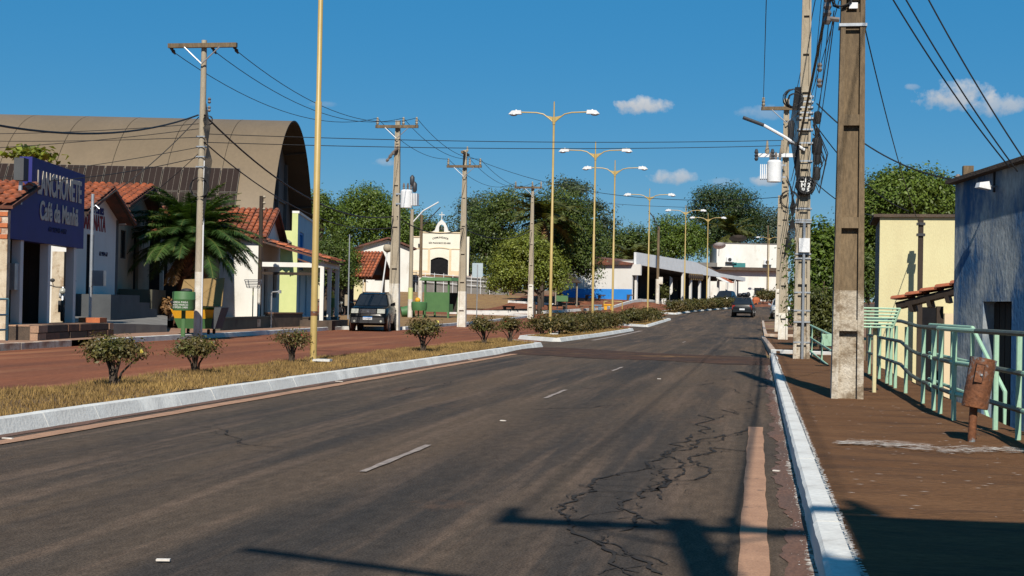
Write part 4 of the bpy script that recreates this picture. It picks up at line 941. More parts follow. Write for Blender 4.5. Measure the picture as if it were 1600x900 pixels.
# small tiled roof, every tile a piece
pr = thing('porch_roof', 'small slanting red tile roof over the yellow house door', 'roof', (0,0,0))
d_ = 27.0; P0 = at(1398,471,d_); P1 = at(1492,447,26.0); run = P1-P0; ln = run.length; u = run.normalized(); bk = Vector((.17,.98,.0)); nn = u.cross(bk).normalized()
if nn.z < 0: nn = -nn
tb = MB(); 
for s0, l0 in ((0,.36),):
    for s,rr,hh in ((0,.085,.03),(l0,.07,0)):
        for a in (0,.5,1,1.5,2): tb.v.append((s, math.cos(a*math.pi/2)*rr, math.sin(a*math.pi/2)*rr*.8+hh))
    for q in range(4): tb.f.append((q,5+q,6+q,q+1))
    tb.f.append((0,1,2,3,4))
tm = [tb.mesh('roof_tile', X[k], 50) for k in ('tile','tile_old','tile')]
M3 = Matrix((u, bk, nn)).transposed()
for j in range(8):
    for i in range(int(ln/.33)+1):
        q = place('roof_tile', tm[(i*3+j*5)%3], pr); q.location = P0+u*(i*.33-.03)+bk*(j*.19)+nn*.02; q.rotation_euler = M3.to_euler()
b = MB(); e = [P0, P1, P1+bk*1.5, P0+bk*1.5]; b.hexa([p-nn*.14 for p in e],[p-nn*.02 for p in e]).build('roof_deck', X['wooddark'], pr)
for f_ in (.2,.5,.8): q = P0.lerp(P1,f_); MB().hexa([q+bk*t-nn*.26+u*s for t,s in ((-.12,0),(-.12,.08),(1.5,.08),(1.5,0))],[q+bk*t-nn*.14+u*s for t,s in ((-.12,0),(-.12,.08),(1.5,.08),(1.5,0))]).build('rafter', X['wooddark'], pr)
MB().box(-.06,.06,-.06,.06,-1.2-0,0).xf(Matrix.Translation(P0.lerp(P1,.75)+bk*.2-Vector((0,0,.3)))).build('prop', X['wooddark'], pr)
# blue building: its long wall runs beside the sidewalk
far_c = at(1490,478,21.8); dirv = Vector((.32,-1,0)).normalized(); an = math.atan2(dirv.y,dirv.x); o = Vector((far_c.x,far_c.y,0)); L = 9.0
U = thing('blue_building', 'weathered blue plaster building at the right edge', 'building', (o.x,o.y,0), an)   # local x runs from the far corner towards the camera
S = lambda px: hit(px,o,an)[0]; Z = lambda px,py: zhit(px,py,o,an)
zfar, znear = Z(1490,288), Z(1598,254); sl = (znear-zfar)/S(1598); zl = lambda x: zfar+sl*x
d0, d1, dz1 = S(1536), S(1581), Z(1555,471)
b = MB()
for xa,xb,zlo in ((0,d0,-1.2),(d0,d1,dz1),(d1,L,-1.2)): b.hexa([(xa,0,zlo),(xb,0,zlo),(xb,.3,zlo),(xa,.3,zlo)],[(xa,0,zl(xa)),(xb,0,zl(xb)),(xb,.3,zl(xb)),(xa,.3,zl(xa))])
b.build('wall', X['bluewall'], U)
MB().box(d0,d1,.2,.26,-1.0,dz1).build('door', X['wooddark'], U)
for i in range(5): MB().box(d0+(d1-d0)*i/5+.01,d0+(d1-d0)*(i+1)/5-.01,.17,.2,-1.0,dz1-.02).build('door_plank', X['wooddark'], U)
b = MB(); b.hexa([(-.06,-.14,zl(0)),(L+.3,-.14,zl(L+.3)),(L+.3,5,zl(L+.3)),(-.06,5,zl(0))],[(-.06,-.14,zl(0)+.06),(L+.3,-.14,zl(L+.3)+.06),(L+.3,5,zl(L+.3)+.06),(-.06,5,zl(0)+.06)]); b.build('roof_edge', X['stonedark'], U)
MB().box(0,.3,.3,5,-1.2,zl(0)).build('end_wall', X['bluewall'], U); MB().box(L-.3,L,.3,5,-1.2,zl(L)).build('end_wall', X['bluewall'], U)
MB().box(S(1552)-.012,S(1552)+.012,-.03,-.0,Z(1552,300),zl(S(1552))).build('conduit', X['darkmetal'], U)
fx = thing('floodlight', 'small white floodlight high on the blue wall', 'lamp', at(1543,289,hit(1543,o,an)[1]*.985), an)
b = MB(); b.hexa([(-.07,-.16,-.04),(.07,-.16,-.04),(.07,.02,-.07),(-.07,.02,-.07)],[(-.055,-.14,.03),(.055,-.14,.03),(.055,.0,.05),(-.055,.0,.05)]); b.build('housing', X['lampwhite'], fx); MB().tube([(0,.0,0),(-.06,.1,-.02),(-.08,.2,0)],.015,6).build('bracket', X['galv'], fx)
MB().ball((-.05,.04,-.04),.03,5).build('socket', X['lampwhite'], fx)
# roadside building beside the camera whose shade falls on the near sidewalk
nb = thing('roadside_house', 'plain plastered house beside the sidewalk near the camera', 'house', (0,0,0))
MB().box(2.4,9,-12,1.9,-1,4.5).build('wall', X['oldplaster'], nb); MB().box(1.1,9.2,-12.2,2.3,4.5,4.7).build('roof_slab', X['concrete'], nb)
# ------------------------------------------------------------------ utility poles
def dtpole(name, label, loc, H, wb, wt, db, dt, paint, m='pole', pm='pole_white', ribs=1.2, rz=0, lean=0):
    """double T concrete pole: two flanges, a web and cross ribs"""
    t = thing(name, label, 'utility pole', loc, rz); t.rotation_euler = (0, lean, rz)
    w_ = lambda z: wb+(wt-wb)*z/H; d_ = lambda z: db+(dt-db)*z/H
    def seg(z0, z1, b):
        for s in (-1,1):
            f = .2
            b.hexa([(s*w_(z0)/2-(w_(z0)*f if s>0 else 0),-d_(z0)/2,z0),(s*w_(z0)/2+(w_(z0)*f if s<0 else 0),-d_(z0)/2,z0),(s*w_(z0)/2+(w_(z0)*f if s<0 else 0),d_(z0)/2,z0),(s*w_(z0)/2-(w_(z0)*f if s>0 else 0),d_(z0)/2,z0)],
                   [(s*w_(z1)/2-(w_(z1)*f if s>0 else 0),-d_(z1)/2,z1),(s*w_(z1)/2+(w_(z1)*f if s<0 else 0),-d_(z1)/2,z1),(s*w_(z1)/2+(w_(z1)*f if s<0 else 0),d_(z1)/2,z1),(s*w_(z1)/2-(w_(z1)*f if s>0 else 0),d_(z1)/2,z1)])
        b.taper((0,0,z0),w_(z0)*.3,d_(z0)*.2,(0,0,z1),w_(z1)*.3,d_(z1)*.2)
    b = MB(); seg(paint, H, b); b2 = MB(); seg(-.3, paint, b2)
    z = .8
    while z < H-.3:
        tgt = b if z > paint else b2
        tgt.hexa([(s*w_(z)*.31,q*d_(z)*.47,z) for s,q in ((-1,-1),(1,-1),(1,1),(-1,1))],[(s*w_(z)*.31,q*d_(z)*.44,z+.13) for s,q in ((-1,-1),(1,-1),(1,1),(-1,1))]); z += ribs
    b.build('shaft', X[m], t); b2.build('painted_base', X[pm], t)
    return t
def crossarm(t, z, Lh, y=-.16, off=0, m='pole', n_ins=3, ins='up', brace=True):
    MB().box(-Lh+off,Lh+off,y-.06,y+.06,z-.06,z+.07).build('crossarm', X[m], t)
    if brace:
        for s in (-1,1): MB().tube([(s*.55,y-.05,z-.05),(0,y-.05,z-.55)],.02,6).build('brace', X['galv'], t)
    for i in range(n_ins):
        x = off+(-Lh+.08 if i == 0 else (Lh-.08 if i == n_ins-1 else .3))
        if ins == 'up': MB().lathe([(.03,0),(.075,.08),(.045,.14),(.07,.2),(.04,.26),(.055,.32),(.03,.36)],(x,y,z+.07),10).build('insulator', X['pole_light'], t, 40)
        elif ins == 'side': MB().lathe([(.03,-.05),(.06,.0),(.03,.08),(.06,.14),(.02,.3)],(0,0,0),8).xf(Matrix.Translation((x,y+.05,z-.06)) @ Matrix.Rotation(R(-115),4,'X')).build('insulator', X['darkmetal'], t, 40)
def transformer(t, x, y, z, s=1.0, flip=1):
    g_ = MB(); g_.lathe([(.0,0),(.27,0),(.27,.75),(.22,.82),(.0,.83)],(x,y,z),16)
    tr = g_.build('transformer', X['lampwhite'], t, 35)
    for i in range(4): MB().box(x-flip*(.3+.07*i)-.02,x-flip*(.3+.07*i)+.02,y-.22,y+.22,z+.1,z+.65).build('cooling_fin', X['lampwhite'], tr)
    for dx in (-.14,.05,.2): MB().lathe([(.03,0),(.06,.06),(.035,.1),(.06,.16),(.03,.3)],(x+dx,y,z+.83),8).build('bushing', X['insul'], tr, 40)
    MB().box(min(x,0),max(x,0),y-.03,y+.03,z+.15,z+.22).box(min(x,0),max(x,0),y-.03,y+.03,z+.6,z+.67).build('transformer_bracket', X['galv'], t)
def bands(t, zs, hw, hd, m='galv'):
    for z in zs: b = MB(); frame_box(b,-hw,hw,-hd,hd,0,1,.012) if False else b.box(-hw,hw,-hd-.012,-hd,z,z+.035).box(-hw,hw,hd,hd+.012,z,z+.035).box(-hw-.012,-hw,-hd-.012,hd+.012,z,z+.035).box(hw,hw+.012,-hd-.012,hd+.012,z,z+.035); b.build('band', X[m], t)
def coil(t, x, y, z, r, turns=5, th=.018, name='cable_coil'):
    b = MB()
    for k in range(turns):
        rr = r*(1-.06*k*random.random()); b.tube([(x+rr*math.cos(a)+random.uniform(-.02,.02), y-.03*k*.5, z+rr*math.sin(a)) for a in lin(0,2*math.pi,17)], th, 5, False)
    b.build(name, X['cable'], t)
RP = {}
# right row: one behind the camera, then near to far
RP[-1] = (.95,-2.1,.0); RP[0] = (1.06,17.4,.15); RP[1] = (.96,32.1,.14); RP[2] = (.95,54.9,.14); RP[3] = tuple(base(1216,76,.14)); RP[4] = tuple(base(1243,92,0))
p = dtpole('utility_pole','tall concrete pole beside the camera with crossarm and lamp arm',RP[-1],9.1,.36,.2,.3,.15,1.2); crossarm(p,8.95,1.0)
MB().tube([(-.1,0,6.6),(-1.1,.2,7.1),(-2.2,.3,7.4)],.045,8).build('lamp_arm', X['galv'], p); transformer(p,.55,.1,6.4)
p0 = dtpole('utility_pole','nearest weathered brown concrete pole, its foot whitewashed, by the mint railing',RP[0],9.3,.37,.185,.3,.16,1.28,'pole','pole_worn',1.22)
bands(p0,(4.42,4.78),.15,.12); MB().tube([(-.16,-.1,4.5),(-.3,-.1,4.52)],.03,6).build('insulator', X['insul'], p0); MB().lathe([(.03,0),(.05,.04),(.03,.09),(.05,.13),(.03,.17)],(-.3,-.1,4.45),8).build('insulator', X['insul'], p0, 40)
MB().lathe([(.03,0),(.05,.04),(.03,.09),(.05,.13),(.03,.17)],(-.3,-.1,4.62),8).build('insulator', X['insul'], p0, 40)
MB().box(-.05,.05,-.13,-.09,4.63,4.7).build('number_plate', X['lampwhite'], p0)
coil(p0,-.14,-.12,4.75,.12,4,.01)
p1 = dtpole('utility_pole','second concrete pole, grey, wrapped in metal bands and cable coils',RP[1],9.6,.36,.16,.28,.14,.95,'pole_light','pole_worn',.85)
bands(p1,(.35,.8,1.05,1.45,2.2,2.3,3.0,3.05,3.3,3.9,4.35,4.75,5.05,5.3,5.42,5.54,5.66,5.78),.165,.14)
MB().tube([(.02,-.17,.0),(.02,-.17,3.0)],.03,8).build('conduit', X['galv'], p1, 40); MB().box(-.09,.14,-.24,-.14,2.35,2.66).build('meter_box', X['lampwhite'], p1)
sgn = MB().lathe([(.19,0),(.19,.04)],(0,0,0),24).xf(Matrix.Translation((.03,-.19,3.82)) @ Matrix.Rotation(math.pi/2,4,'X')).build('cable_reel_plate', X['cable'], p1, 40)
for i,(a_,b__) in enumerate((('C1','4'),('M','2'),('P','5'))):
    text(a_+' '+b__,.13,'letter_white',sgn,(.03,-.255,3.93-i*.11),FR,bold=.006)
coil(p1,.03,-.2,3.82,.21,6,.014); coil(p1,-.26,-.1,5.75,.22,6,.01); coil(p1,-.22,-.12,5.7,.17,4,.01)
for z_,s_2 in ((5.2,.11),(4.9,.08),(4.5,.16),(4.3,.12),(3.95,.12)): MB().lathe([(s_2*.5,0),(s_2*.7,.06),(s_2*.7,s_2*2.2),(s_2*.4,s_2*2.5)],(.27,-.05,z_),10).build('splice_case', X['plastic'], p1, 40)
for z_ in (6.35,6.0): MB().lathe([(.03,0),(.06,.05),(.035,.1),(.06,.15),(.03,.2)],(.3,-.05,z_),8).build('insulator', X['insul'], p1, 40)
b = MB()
for k in range(9): x_ = random.uniform(.16,.4); b.tube([(.17,-.12,random.uniform(4.8,5.6)),(x_+.15,-.1,random.uniform(4.2,4.8)),(x_,-.12,random.uniform(3.6,4.2)),(.2,-.12,random.uniform(3.8,4.6))],.012,5,False)
for k in range(7): b.tube([(-.1-.02*k,-.16,6.0),(-.15-.03*k,-.18,5.0),(-.1,-.18,4.2-.1*k),(-.13,-.17,3.3)],.012,5,False)
b.build('loose_cables', X['cable'], p1)
arm = [(0,-.1,zat(1252,231,31)-.14),(-.45,-.2,zat(1225,210,31)-.14),(-.9,-.3,zat(1192,192,31)-.14),(-1.35,-.4,zat(1157,180,31)-.14)]
MB().tube(arm[:3],.035,8).build('lamp_arm', X['lampwhite'], p1, 40); MB().tube(arm[2:],.04,8).build('lamp_head', X['darkmetal'], p1, 40)
p2 = dtpole('utility_pole','third concrete pole on the right with white transformer and crossarm',RP[2],9.15,.36,.2,.3,.15,1.0,'pole_light','pole_white',1.25)
crossarm(p2,8.75,.95,off=0); MB().box(-1.15,.75,-.24,-.14,6.9,7.04).build('lower_crossarm', X['lampwhite'], p2); transformer(p2,-.42,-.3,5.95)
for x_ in (-1.1,-.5): MB().lathe([(.04,0),(.08,.08),(.05,.14),(.08,.2),(.05,.26),(.08,.32),(.04,.45)],(x_,-.3,6.75),8).build('fuse_cutout', X['darkmetal'], p2, 40)
for x_ in (-.7,-.15): MB().lathe([(.07,0),(.09,.1),(.05,.25),(.03,.5)],(x_,-.2,7.04),8).build('insulator', X['pole_light'], p2, 40)
MB().lathe([(.1,0),(.12,.8),(.08,.9)],(.18,-.12,7.4),10).build('splice_case', X['darkmetal'], p2, 40); coil(p2,.15,-.2,5.3,.35,4,.016)
b = MB()
for k in range(8): b.tube([(.05+.04*k,-.2,6.2-.1*k),(.4-.03*k,-.2,5.0),(.1+.05*k,-.2,4.0),(.0,-.2,3.2)],.016,5,False)
b.build('loose_cables', X['cable'], p2)
dtpole('utility_pole','white footed pole just left behind the transformer pole',RP[3],7.2,.34,.2,.28,.15,2.2,'pole_light','pole_white')
dtpole('utility_pole','small far pole seen between the right hand poles',RP[4],8.3,.34,.2,.28,.15,1.2,'pole_light','pole_light')
LP = {}
def lbase(px, d, dz): return tuple(base(px, d, dz))
LP[1] = lbase(310,42.2,.13); LP[2] = lbase(616,65,.13); LP[3] = lbase(722,76,.1); LP[4] = lbase(829,102,.05)
H1 = zat(318,62,42.2)-LP[1][2]
l1 = thing('utility_pole','tall round concrete pole with long crossarm by the green bin','utility pole',LP[1]); wf = lambda z: .135-.055*z/H1
MB().tube([(0,0,1.9),(0,0,H1)],[wf(1.9),wf(H1)],12).build('shaft', X['pole_light'], l1, 40); MB().tube([(0,0,-.3),(0,0,1.9)],[wf(0),wf(1.9)],12).build('painted_base', X['pole_white'], l1, 40)
crossarm(l1,H1-.18,1.07,-.13,0,'pole',3,'side'); MB().tube([(.14,-.08,.2),(.12,-.08,5.2)],.022,6).build('conduit', X['lampwhite'], l1, 40)
bands(l1,(5.0,5.3,5.6,5.9),.12,.12); coil(l1,.2,-.05,6.4,.14,4,.012); coil(l1,.02,-.15,4.4,.3,3,.012)
b = MB()
for k in range(8): b.tube([(.14,-.1,6.9-.1*k),(.28-.03*k,-.1,6.2),(.15+.03*k,-.1,5.2),(.12,-.1,4.0-.1*k)],.011,5,False)
b.build('loose_cables', X['cable'], l1)
for z_ in (6.9,6.65): MB().lathe([(.025,0),(.055,.04),(.03,.09),(.055,.13),(.025,.18)],(.22,-.05,z_),8).build('insulator', X['insul'], l1, 40)
H2 = zat(622,188,65)-LP[2][2]; H3 = zat(724,234,76)-LP[3][2]; H4 = zat(831,290,102)-LP[4][2]
l2 = dtpole('utility_pole','concrete pole with white transformer behind the parked car',LP[2],H2,.5,.2,.34,.16,2.0,'pole_light','pole_white',1.9)
crossarm(l2,H2-.3,1.0,-.18,0,'pole'); transformer(l2,.5,-.1,H2-4.0,flip=-1)
for i in range(3): MB().lathe([(.04,0),(.08,.1),(.04,.2),(.08,.3),(.03,.5)],(0,0,0),8).xf(Matrix.Translation((-.2-.13*i,-.2,H2-1.9+.15*(2-i))) @ Matrix.Rotation(R(35),4,'Y')).build('fuse_cutout', X['insul'], l2, 40)
for i in range(2): MB().lathe([(.05,0),(.11,.1),(.11,.4),(.03,.5)],(.75+.12*i,-.1,H2-3.0-.3*i),8).build('arrester', X['darkmetal'], l2, 40)
l3 = dtpole('utility_pole','concrete pole with two crossarms in front of the chapel',LP[3],H3,.46,.18,.32,.15,1.8,'pole_light','pole_white',1.5)
crossarm(l3,H3-.9,.95,-.17,0,'pole'); MB().box(-.06,.06,-.8,.9,H3-.25,H3-.12).build('crossarm', X['pole'], l3); MB().lathe([(.03,0),(.07,.1),(.04,.2),(.03,.3)],(.1,.1,H3-.1),8).build('insulator', X['pole_light'], l3, 40)
l4 = dtpole('utility_pole','farther concrete pole with white foot beside the round tree',LP[4],H4,.42,.18,.3,.15,2.4,'pole_light','pole_white',1.5)
crossarm(l4,H4-.15,1.0,-.17,-.3,'pole')
def pole_simple(px, d, pytop, r, m, label, cat='pole', name='street_pole', head=None):
    b_ = base(px, d); t = thing(name, label, cat, b_); H = zat(px, pytop, d)-b_.z
    MB().tube([(0,0,-.2),(0,0,H)],[r,r*.75],10).build('shaft', X[m], t, 40); return t, H
t,H = pole_simple(544,90,366,.05,'galv','thin grey steel pole beside the parked car')
MB().box(-.22,-.03,-.06,.06,.9,1.6).build('board', X['pole_light'], t)
t,H = pole_simple(641,98,327,.16,'pole_light','leaning lamp pole with green and white foot near the chapel'); MB().tube([(0,0,-.1),(0,0,1.3)],.175,10).build('white_foot', X['pole_white'], t, 40); MB().tube([(0,0,1.3),(0,0,2.1)],.17,10).build('green_band', X['yellowgreen'], t, 40)
MB().tube([(.05,0,H-.9),(.8,-.1,H-.1),(1.9,-.2,H+.5)],.05,8).build('lamp_arm', X['lampwhite'], t, 40)
t,H = pole_simple(656,118,335,.15,'pole','dark lamp pole left of the chapel door'); MB().tube([(0,0,-.1),(0,0,2.6)],.19,10).build('white_foot', X['pole_white'], t, 40); MB().tube([(.05,0,H-1),(1.6,-.1,H+.6)],.04,8).build('lamp_arm', X['darkmetal'], t, 40)
t,H = pole_simple(591,100,392,.06,'lampwhite','leaning white globe lamp by the kiosk','lamp','globe_lamp'); t.rotation_euler = (0,R(7),0); MB().ball((0,0,H+.25),.32,8).build('globe', X['pole_light'], t, 60); MB().lathe([(.2,0),(.12,.15),(.02,.25)],(0,0,H+.5),8).build('cap', X['darkmetal'], t)
t,H = pole_simple(1027,139,354,.16,'pole','grey street pole with lamp arm at the arcade porch'); MB().tube([(0,0,-.1),(0,0,2.4)],.2,10).build('white_foot', X['pole_white'], t, 40); MB().tube([(0,-.1,H-.3),(-.5,-.3,H+.9),(-1.0,-.4,H+1.5)],.05,8).build('lamp_arm', X['darkmetal'], t, 40); MB().box(.1,.5,-.2,0,1.9,2.6).build('meter_box', X['pole_white'], t)
t,H = pole_simple(1152,175,437,.12,'darkmetal','short dark post before the far white wall')
t,H = pole_simple(1198,187,352,.09,'pole','thin pole before the two storey building')
# yellow capped bin on a stake
# ------------------------------------------------------------------ double arm lamp posts
def lamp_post(px, d, label, loc=None, lean=0):
    b_ = Vector(loc) if loc else base(px, d, .12); t = thing('lamp_post', label, 'lamp post', b_, 0, 'gold lamp posts along the median')
    for me, nm in LPM:
        place(nm, me, t)
    hs = [c for c in t.children if c.name.startswith('lamp_head')]
    for c in hs: place('lens', LENS[0 if c.data == LPM[4][0] else 1], c)
    t.rotation_euler = (0, lean, 0); return t
H = 8.55; LPM = []
LPM.append((MB().tube([(0,0,-.1),(0,0,4.6),(0,0,4.62),(0,0,H-.1)],[.062,.058,.046,.042],12).tube([(0,0,H-.1),(0,0,H+.55)],[.03,.025],8).mesh('pole', X['gold'], 40),'pole'))
for s in (-1,1): LPM.append((MB().tube([(s*.03,0,H-.25),(s*.2,0,H-.1),(s*.42,0,H+.06),(s*.7,0,H+.12),(s*1.35,0,H+.14)],.026,8).mesh('arm', X['gold'], 40),'arm'))
LPM.append((MB().prism([(-.3,H),(0,H-.32),(.3,H),(0,H-.06)],-.015,.015).tube([(0,0,H-.35),(0,0,H-.05)],.058,10).mesh('bracket', X['gold'], 40),'bracket'))
for s in (-1,1): 
    b = MB(); b.hexa([(s*1.28,-.1,H+.06),(s*1.8,-.07,H+.06),(s*1.8,.07,H+.06),(s*1.28,.1,H+.06)][::s],[(s*1.3,-.1,H+.21),(s*1.66,-.08,H+.2),(s*1.66,.08,H+.2),(s*1.3,.1,H+.21)][::s]); b.ball((s*1.5,0,H+.2),.05,4)
    LPM.append((b.mesh('lamp_head', X['lampwhite'], 30),'lamp_head'))
LENS = [MB().ball((s*1.6,0,H+.05),.12,6,(1.3,.8,.5)).mesh('lens', X['galv'], 60) for s in (-1,1)]
LMP = []
for i,(px,d,lab) in enumerate(((491,25.1,'nearest gold lamp post rising out of the picture at the median'),(860,55.4,'tall double armed lamp post, second from the camera'),(926,68.7,'third double armed lamp post, in the long hedge'),(957,77.5,'fourth double armed lamp post, at the end of the long hedge'),
     (1012,98,'fifth double armed lamp post, on the short island'),(1069,123,'sixth double armed lamp post, at the far island'),(1104,138,'seventh double armed lamp post, among the far hedge'),(1200,195,'last tiny lamp post before the two storey building'))):
    LMP.append(lamp_post(px,d,lab))
    if i in (0,1,5): pd_ = place('foot_slab', MB().box(-.0,.32,-.06,.1,.02,.06).mesh('foot_slab', X['kerb']), LMP[-1])
# rust ring on the nearest one
MB().tube([(0,0,.82),(0,0,.9)],.0635,12).build('rust_patch', X['rust'], LMP[0], 40)
# ------------------------------------------------------------------ wires
def wire(p, q, sag, r, label, n=22):
    p, q = Vector(p), Vector(q); b = MB()
    b.tube([p.lerp(q,t)-Vector((0,0,4*sag*t*(1-t))) for t in lin(0,1,n)], r, 5, False)
    return b.build('overhead_wire', X['cable'], None, 60, label=label, cat='wire', group='overhead wires')
V = Vector
a1 = lambda i: V(LP[1])+V(([-1.0,.3,1.0][i],-.1,H1-.3)); a2 = lambda i: V(LP[2])+V(([-.92,.3,.92][i],-.18,H2+.1)); a3 = lambda i: V(LP[3])+V(([-.87,.3,.87][i],-.17,H3-.5)); a4 = lambda i: V(LP[4])+V(([-1.2,.0,.62][i],-.17,H4+.2))
nm = ['left','middle','right']
for i in range(3):
    wire(a1(i),a2(i),.9,.012,f'{nm[i]} high wire between the round pole and the transformer pole on the left')
    wire(a2(i),a3(i),.5,.012,f'{nm[i]} high wire from the left transformer pole to the chapel pole')
    wire(a3(i),a4(i),.8,.012,f'{nm[i]} high wire from the chapel pole to the round tree pole')
    x_ = [-.87,.3,.87][i]
    wire(V(RP[2])+V((x_,-.16,9.15)),V(RP[-1])+V((x_,-.16,9.3)),.6,.012,f'{nm[i]} high wire running overhead along the right hand poles')
wire(V(LP[1])+V((.1,-.1,6.55)),V(LP[2])+V((-.1,-.2,H2-4.4)),1.0,.028,'thick sagging black cable from the round pole to the left transformer pole')
wire(V(LP[1])+V((.1,-.1,5.75)),V(LP[2])+V((-.1,-.2,H2-4.9)),.9,.02,'lower cable from the round pole to the left transformer pole')
wire(V(LP[2])+V((.1,-.2,H2-4.4)),V(LP[3])+V((0,-.2,H3-4.2)),.5,.026,'thick cable from the left transformer pole to the chapel pole')
wire(V(LP[3])+V((0,-.2,H3-4.2)),V(LP[4])+V((0,-.2,H4-3.2)),.6,.022,'cable from the chapel pole into the round tree pole')
wire(V(LP[1])+V((-.1,-.1,6.55)),at(-330,98,22),.8,.026,'thick black cable leaving the picture at upper left')
for i,(z_,px,py,d) in enumerate(((6.3,-320,200,48),(6.15,-320,236,48),(5.9,-320,205,60),(5.6,-320,300,45))): wire(V(LP[1])+V((-.1,-.05,z_)),at(px,py,d),.25,.011,['uppermost','second','third','lowest'][i]+' thin wire from the round pole across the gymnasium roof')
wire(V(LP[1])+V((-.1,-.05,6.5)),at(150,318,41.5),.2,.014,'service wire from the round pole down to the service pole')
wire(V(LP[1])+V((-.1,-.05,5.3)),at(60,284,36.5),.1,.012,'service wire from the round pole to the snack bar sign')
wire(V(LP[1])+V((-.1,-.05,5.4)),at(189,338,50),.1,.011,'service wire from the round pole to the beige house')
for i,(z_,zz_) in enumerate(((6.0,7.55),(5.75,7.35))): wire(V(LP[1])+V((.1,-.05,z_)),V(RP[2])+V((-.1,-.1,zz_)),.15,.012,['upper','lower'][i]+' long wire crossing the street to the right transformer pole')
wire(V(LP[3])+V((.1,0,H3-.3)),V(RP[2])+V((-.1,-.1,5.4)),.9,.012,'faint wire crossing the street from the chapel pole')
wire(V(LP[4])+V((.1,0,H4-.6)),V(RP[2])+V((-.1,0,5.0)),.3,.01,'faint low wire crossing behind the lamp posts')
for i in range(6): wire(V(RP[1])+V((.2,-.05,[4.6,5.1,4.8,5.7,6.1,6.5][i])),V(RP[0])+V((-.22,-.05,[4.5,4.62,5.3,5.9,6.6,7.2][i])),[.25,.1,.3,.15,.4,.2][i],.007,['lowest','second lowest','third','fourth','fifth','top'][i]+' cable strung between the two nearest right hand poles')
wire(V(RP[1])+V((-.15,-.15,4.7)),V(RP[-1])+V((-.1,0,6.6)),.35,.022,'thick black cable running towards the camera from the banded pole')
for i in range(3): wire(V(RP[2])+V((.2,-.1,5.0+.5*i)),V(RP[1])+V((0,.1,5.2+.3*i)),.25,.013,['lower','middle','upper'][i]+' cable between the banded pole and the right transformer pole')
S_b = lambda px,py,d: at(px,py,d)
wire(V(RP[0])+V((.15,0,5.3)),at(1578,262,19.0),.12,.010,'left one of the wires dropping to the blue roof'); wire(V(RP[0])+V((.15,0,5.6)),at(1590,268,18.7),.12,.010,'middle one of the wires dropping to the blue roof'); wire(V(RP[0])+V((.15,0,6.2)),at(1606,258,18.2),.15,.010,'right one of the wires dropping to the blue roof')
wire(V(RP[1])+V((.25,-.05,5.65)),at(1492,281,27),.3,.016,'dark cable sagging from the banded pole towards the blue roof'); wire(V(RP[1])+V((.25,-.05,5.15)),at(1420,330,40),.3,.013,'cable from the banded pole into the trees'); wire(V(RP[1])+V((.25,-.05,3.9)),at(1400,335,40),.3,.012,'low cable from the banded pole into the trees')
wire(at(1437,352,32.6),V(RP[0])+V((.15,0,4.4)),.2,.008,'service wire from the nearest pole to the yellow house')
st = thing('roof_pole','short pole stub with insulators above the blue roof','pole',at(1512,292,26)); MB().box(-.09,.09,-.09,.09,-3.6,.38).build('shaft', X['pole'], st)
for s in (-1,1): MB().lathe([(.03,0),(.06,.04),(.03,.09),(.06,.13),(.03,.18)],(s*.17,0,.05),8).build('insulator', X['insul'], st, 40); MB().box(min(0,s*.17),max(0,s*.17),-.02,.02,.02,.06).build('bracket', X['galv'], st)
# ------------------------------------------------------------------ mint railing on the right
rl = thing('railing', 'pale mint tube railing with worn rails along the right sidewalk', 'railing', (0,0,0))
def post(x, y, z0=.14, z1=1.0, r=.024, m='mint', par=None): return MB().tube([(x,y,z0),(x,y,z1)], r, 8).build('post', X[m], par or rl, 40)
for x, y in ((1.87,24.7),(1.87,23.6),(1.87,22.7),(1.87,21.4),(1.88,20.9),(1.88,20.2),(1.88,18.8),(1.86,16.7),(1.86,15.7),(1.86,15.15),(1.87,14.2),(2.08,13.1),(2.1,12.1),(2.1,11.35),(2.1,10.4),(2.1,9.3)): post(x,y)
def rail(pts, r=.023, m='mint', par=None): return MB().tube(pts, r, 8).build('rail', X[m], par or rl, 40)
for z in (1.02,.7,.4):
    k = .05 if z > 1 else .1
    rail([(1.87,25,z+k),(1.87,21.2,z+k)], m='mint_bare' if z<1 else 'mint'); rail([(1.87,21.2,z+k),(1.87,19.4,z+k),(1.87,18.2,z+.02),(1.86,17.2,z)], m='mint_bare')
    if z > 1: rail([(1.86,17.2,z),(1.86,15.4,z)], m='mint_bare'); rail([(1.86,15.4,z),(1.88,14.0,z),(1.95,13.4,z)], m='mint'); rail([(1.95,13.4,z),(2.1,11.4,z)], m='mint_bare'); rail([(2.1,11.4,z),(2.1,8.5,z)])
    else:
        rail([(1.86,17.2,z),(1.86,16.1,z)], m='mint_bare'); rail([(1.86,16.1,z),(1.86,15.95,z)])
        rail([(1.86,15.75,z),(1.87,14.4,z)], m='mint_bare'); rail([(1.87,14.4,z),(1.97,13.55,z)]); rail([(1.97,13.55,z),(2.04,13.2,z)], m='mint_bare')
        rail([(2.04,13.2,z),(2.1,11.9,z)], m='mint_bare'); rail([(2.1,11.9,z),(2.1,8.5,z)])
r2 = thing('ramp_railing', 'second mint railing with slanting handrails down the ramp behind the first', 'railing', (0,0,0))
for x, y in ((2.42,20.6),(2.42,18.6),(2.42,16.9)): post(x,y,-1.0,1.02,par=r2)
for z in (1.02,.62,.25): rail([(2.42,21,z),(2.42,16.9,z)],par=r2)
rail([(2.42,16.9,1.02),(2.62,15.9,.35),(2.62,15.9,-1.0)],par=r2); rail([(2.42,16.9,.62),(2.6,15.6,-.6)],par=r2); rail([(2.42,16.9,.25),(2.55,15.9,-.6)],par=r2)
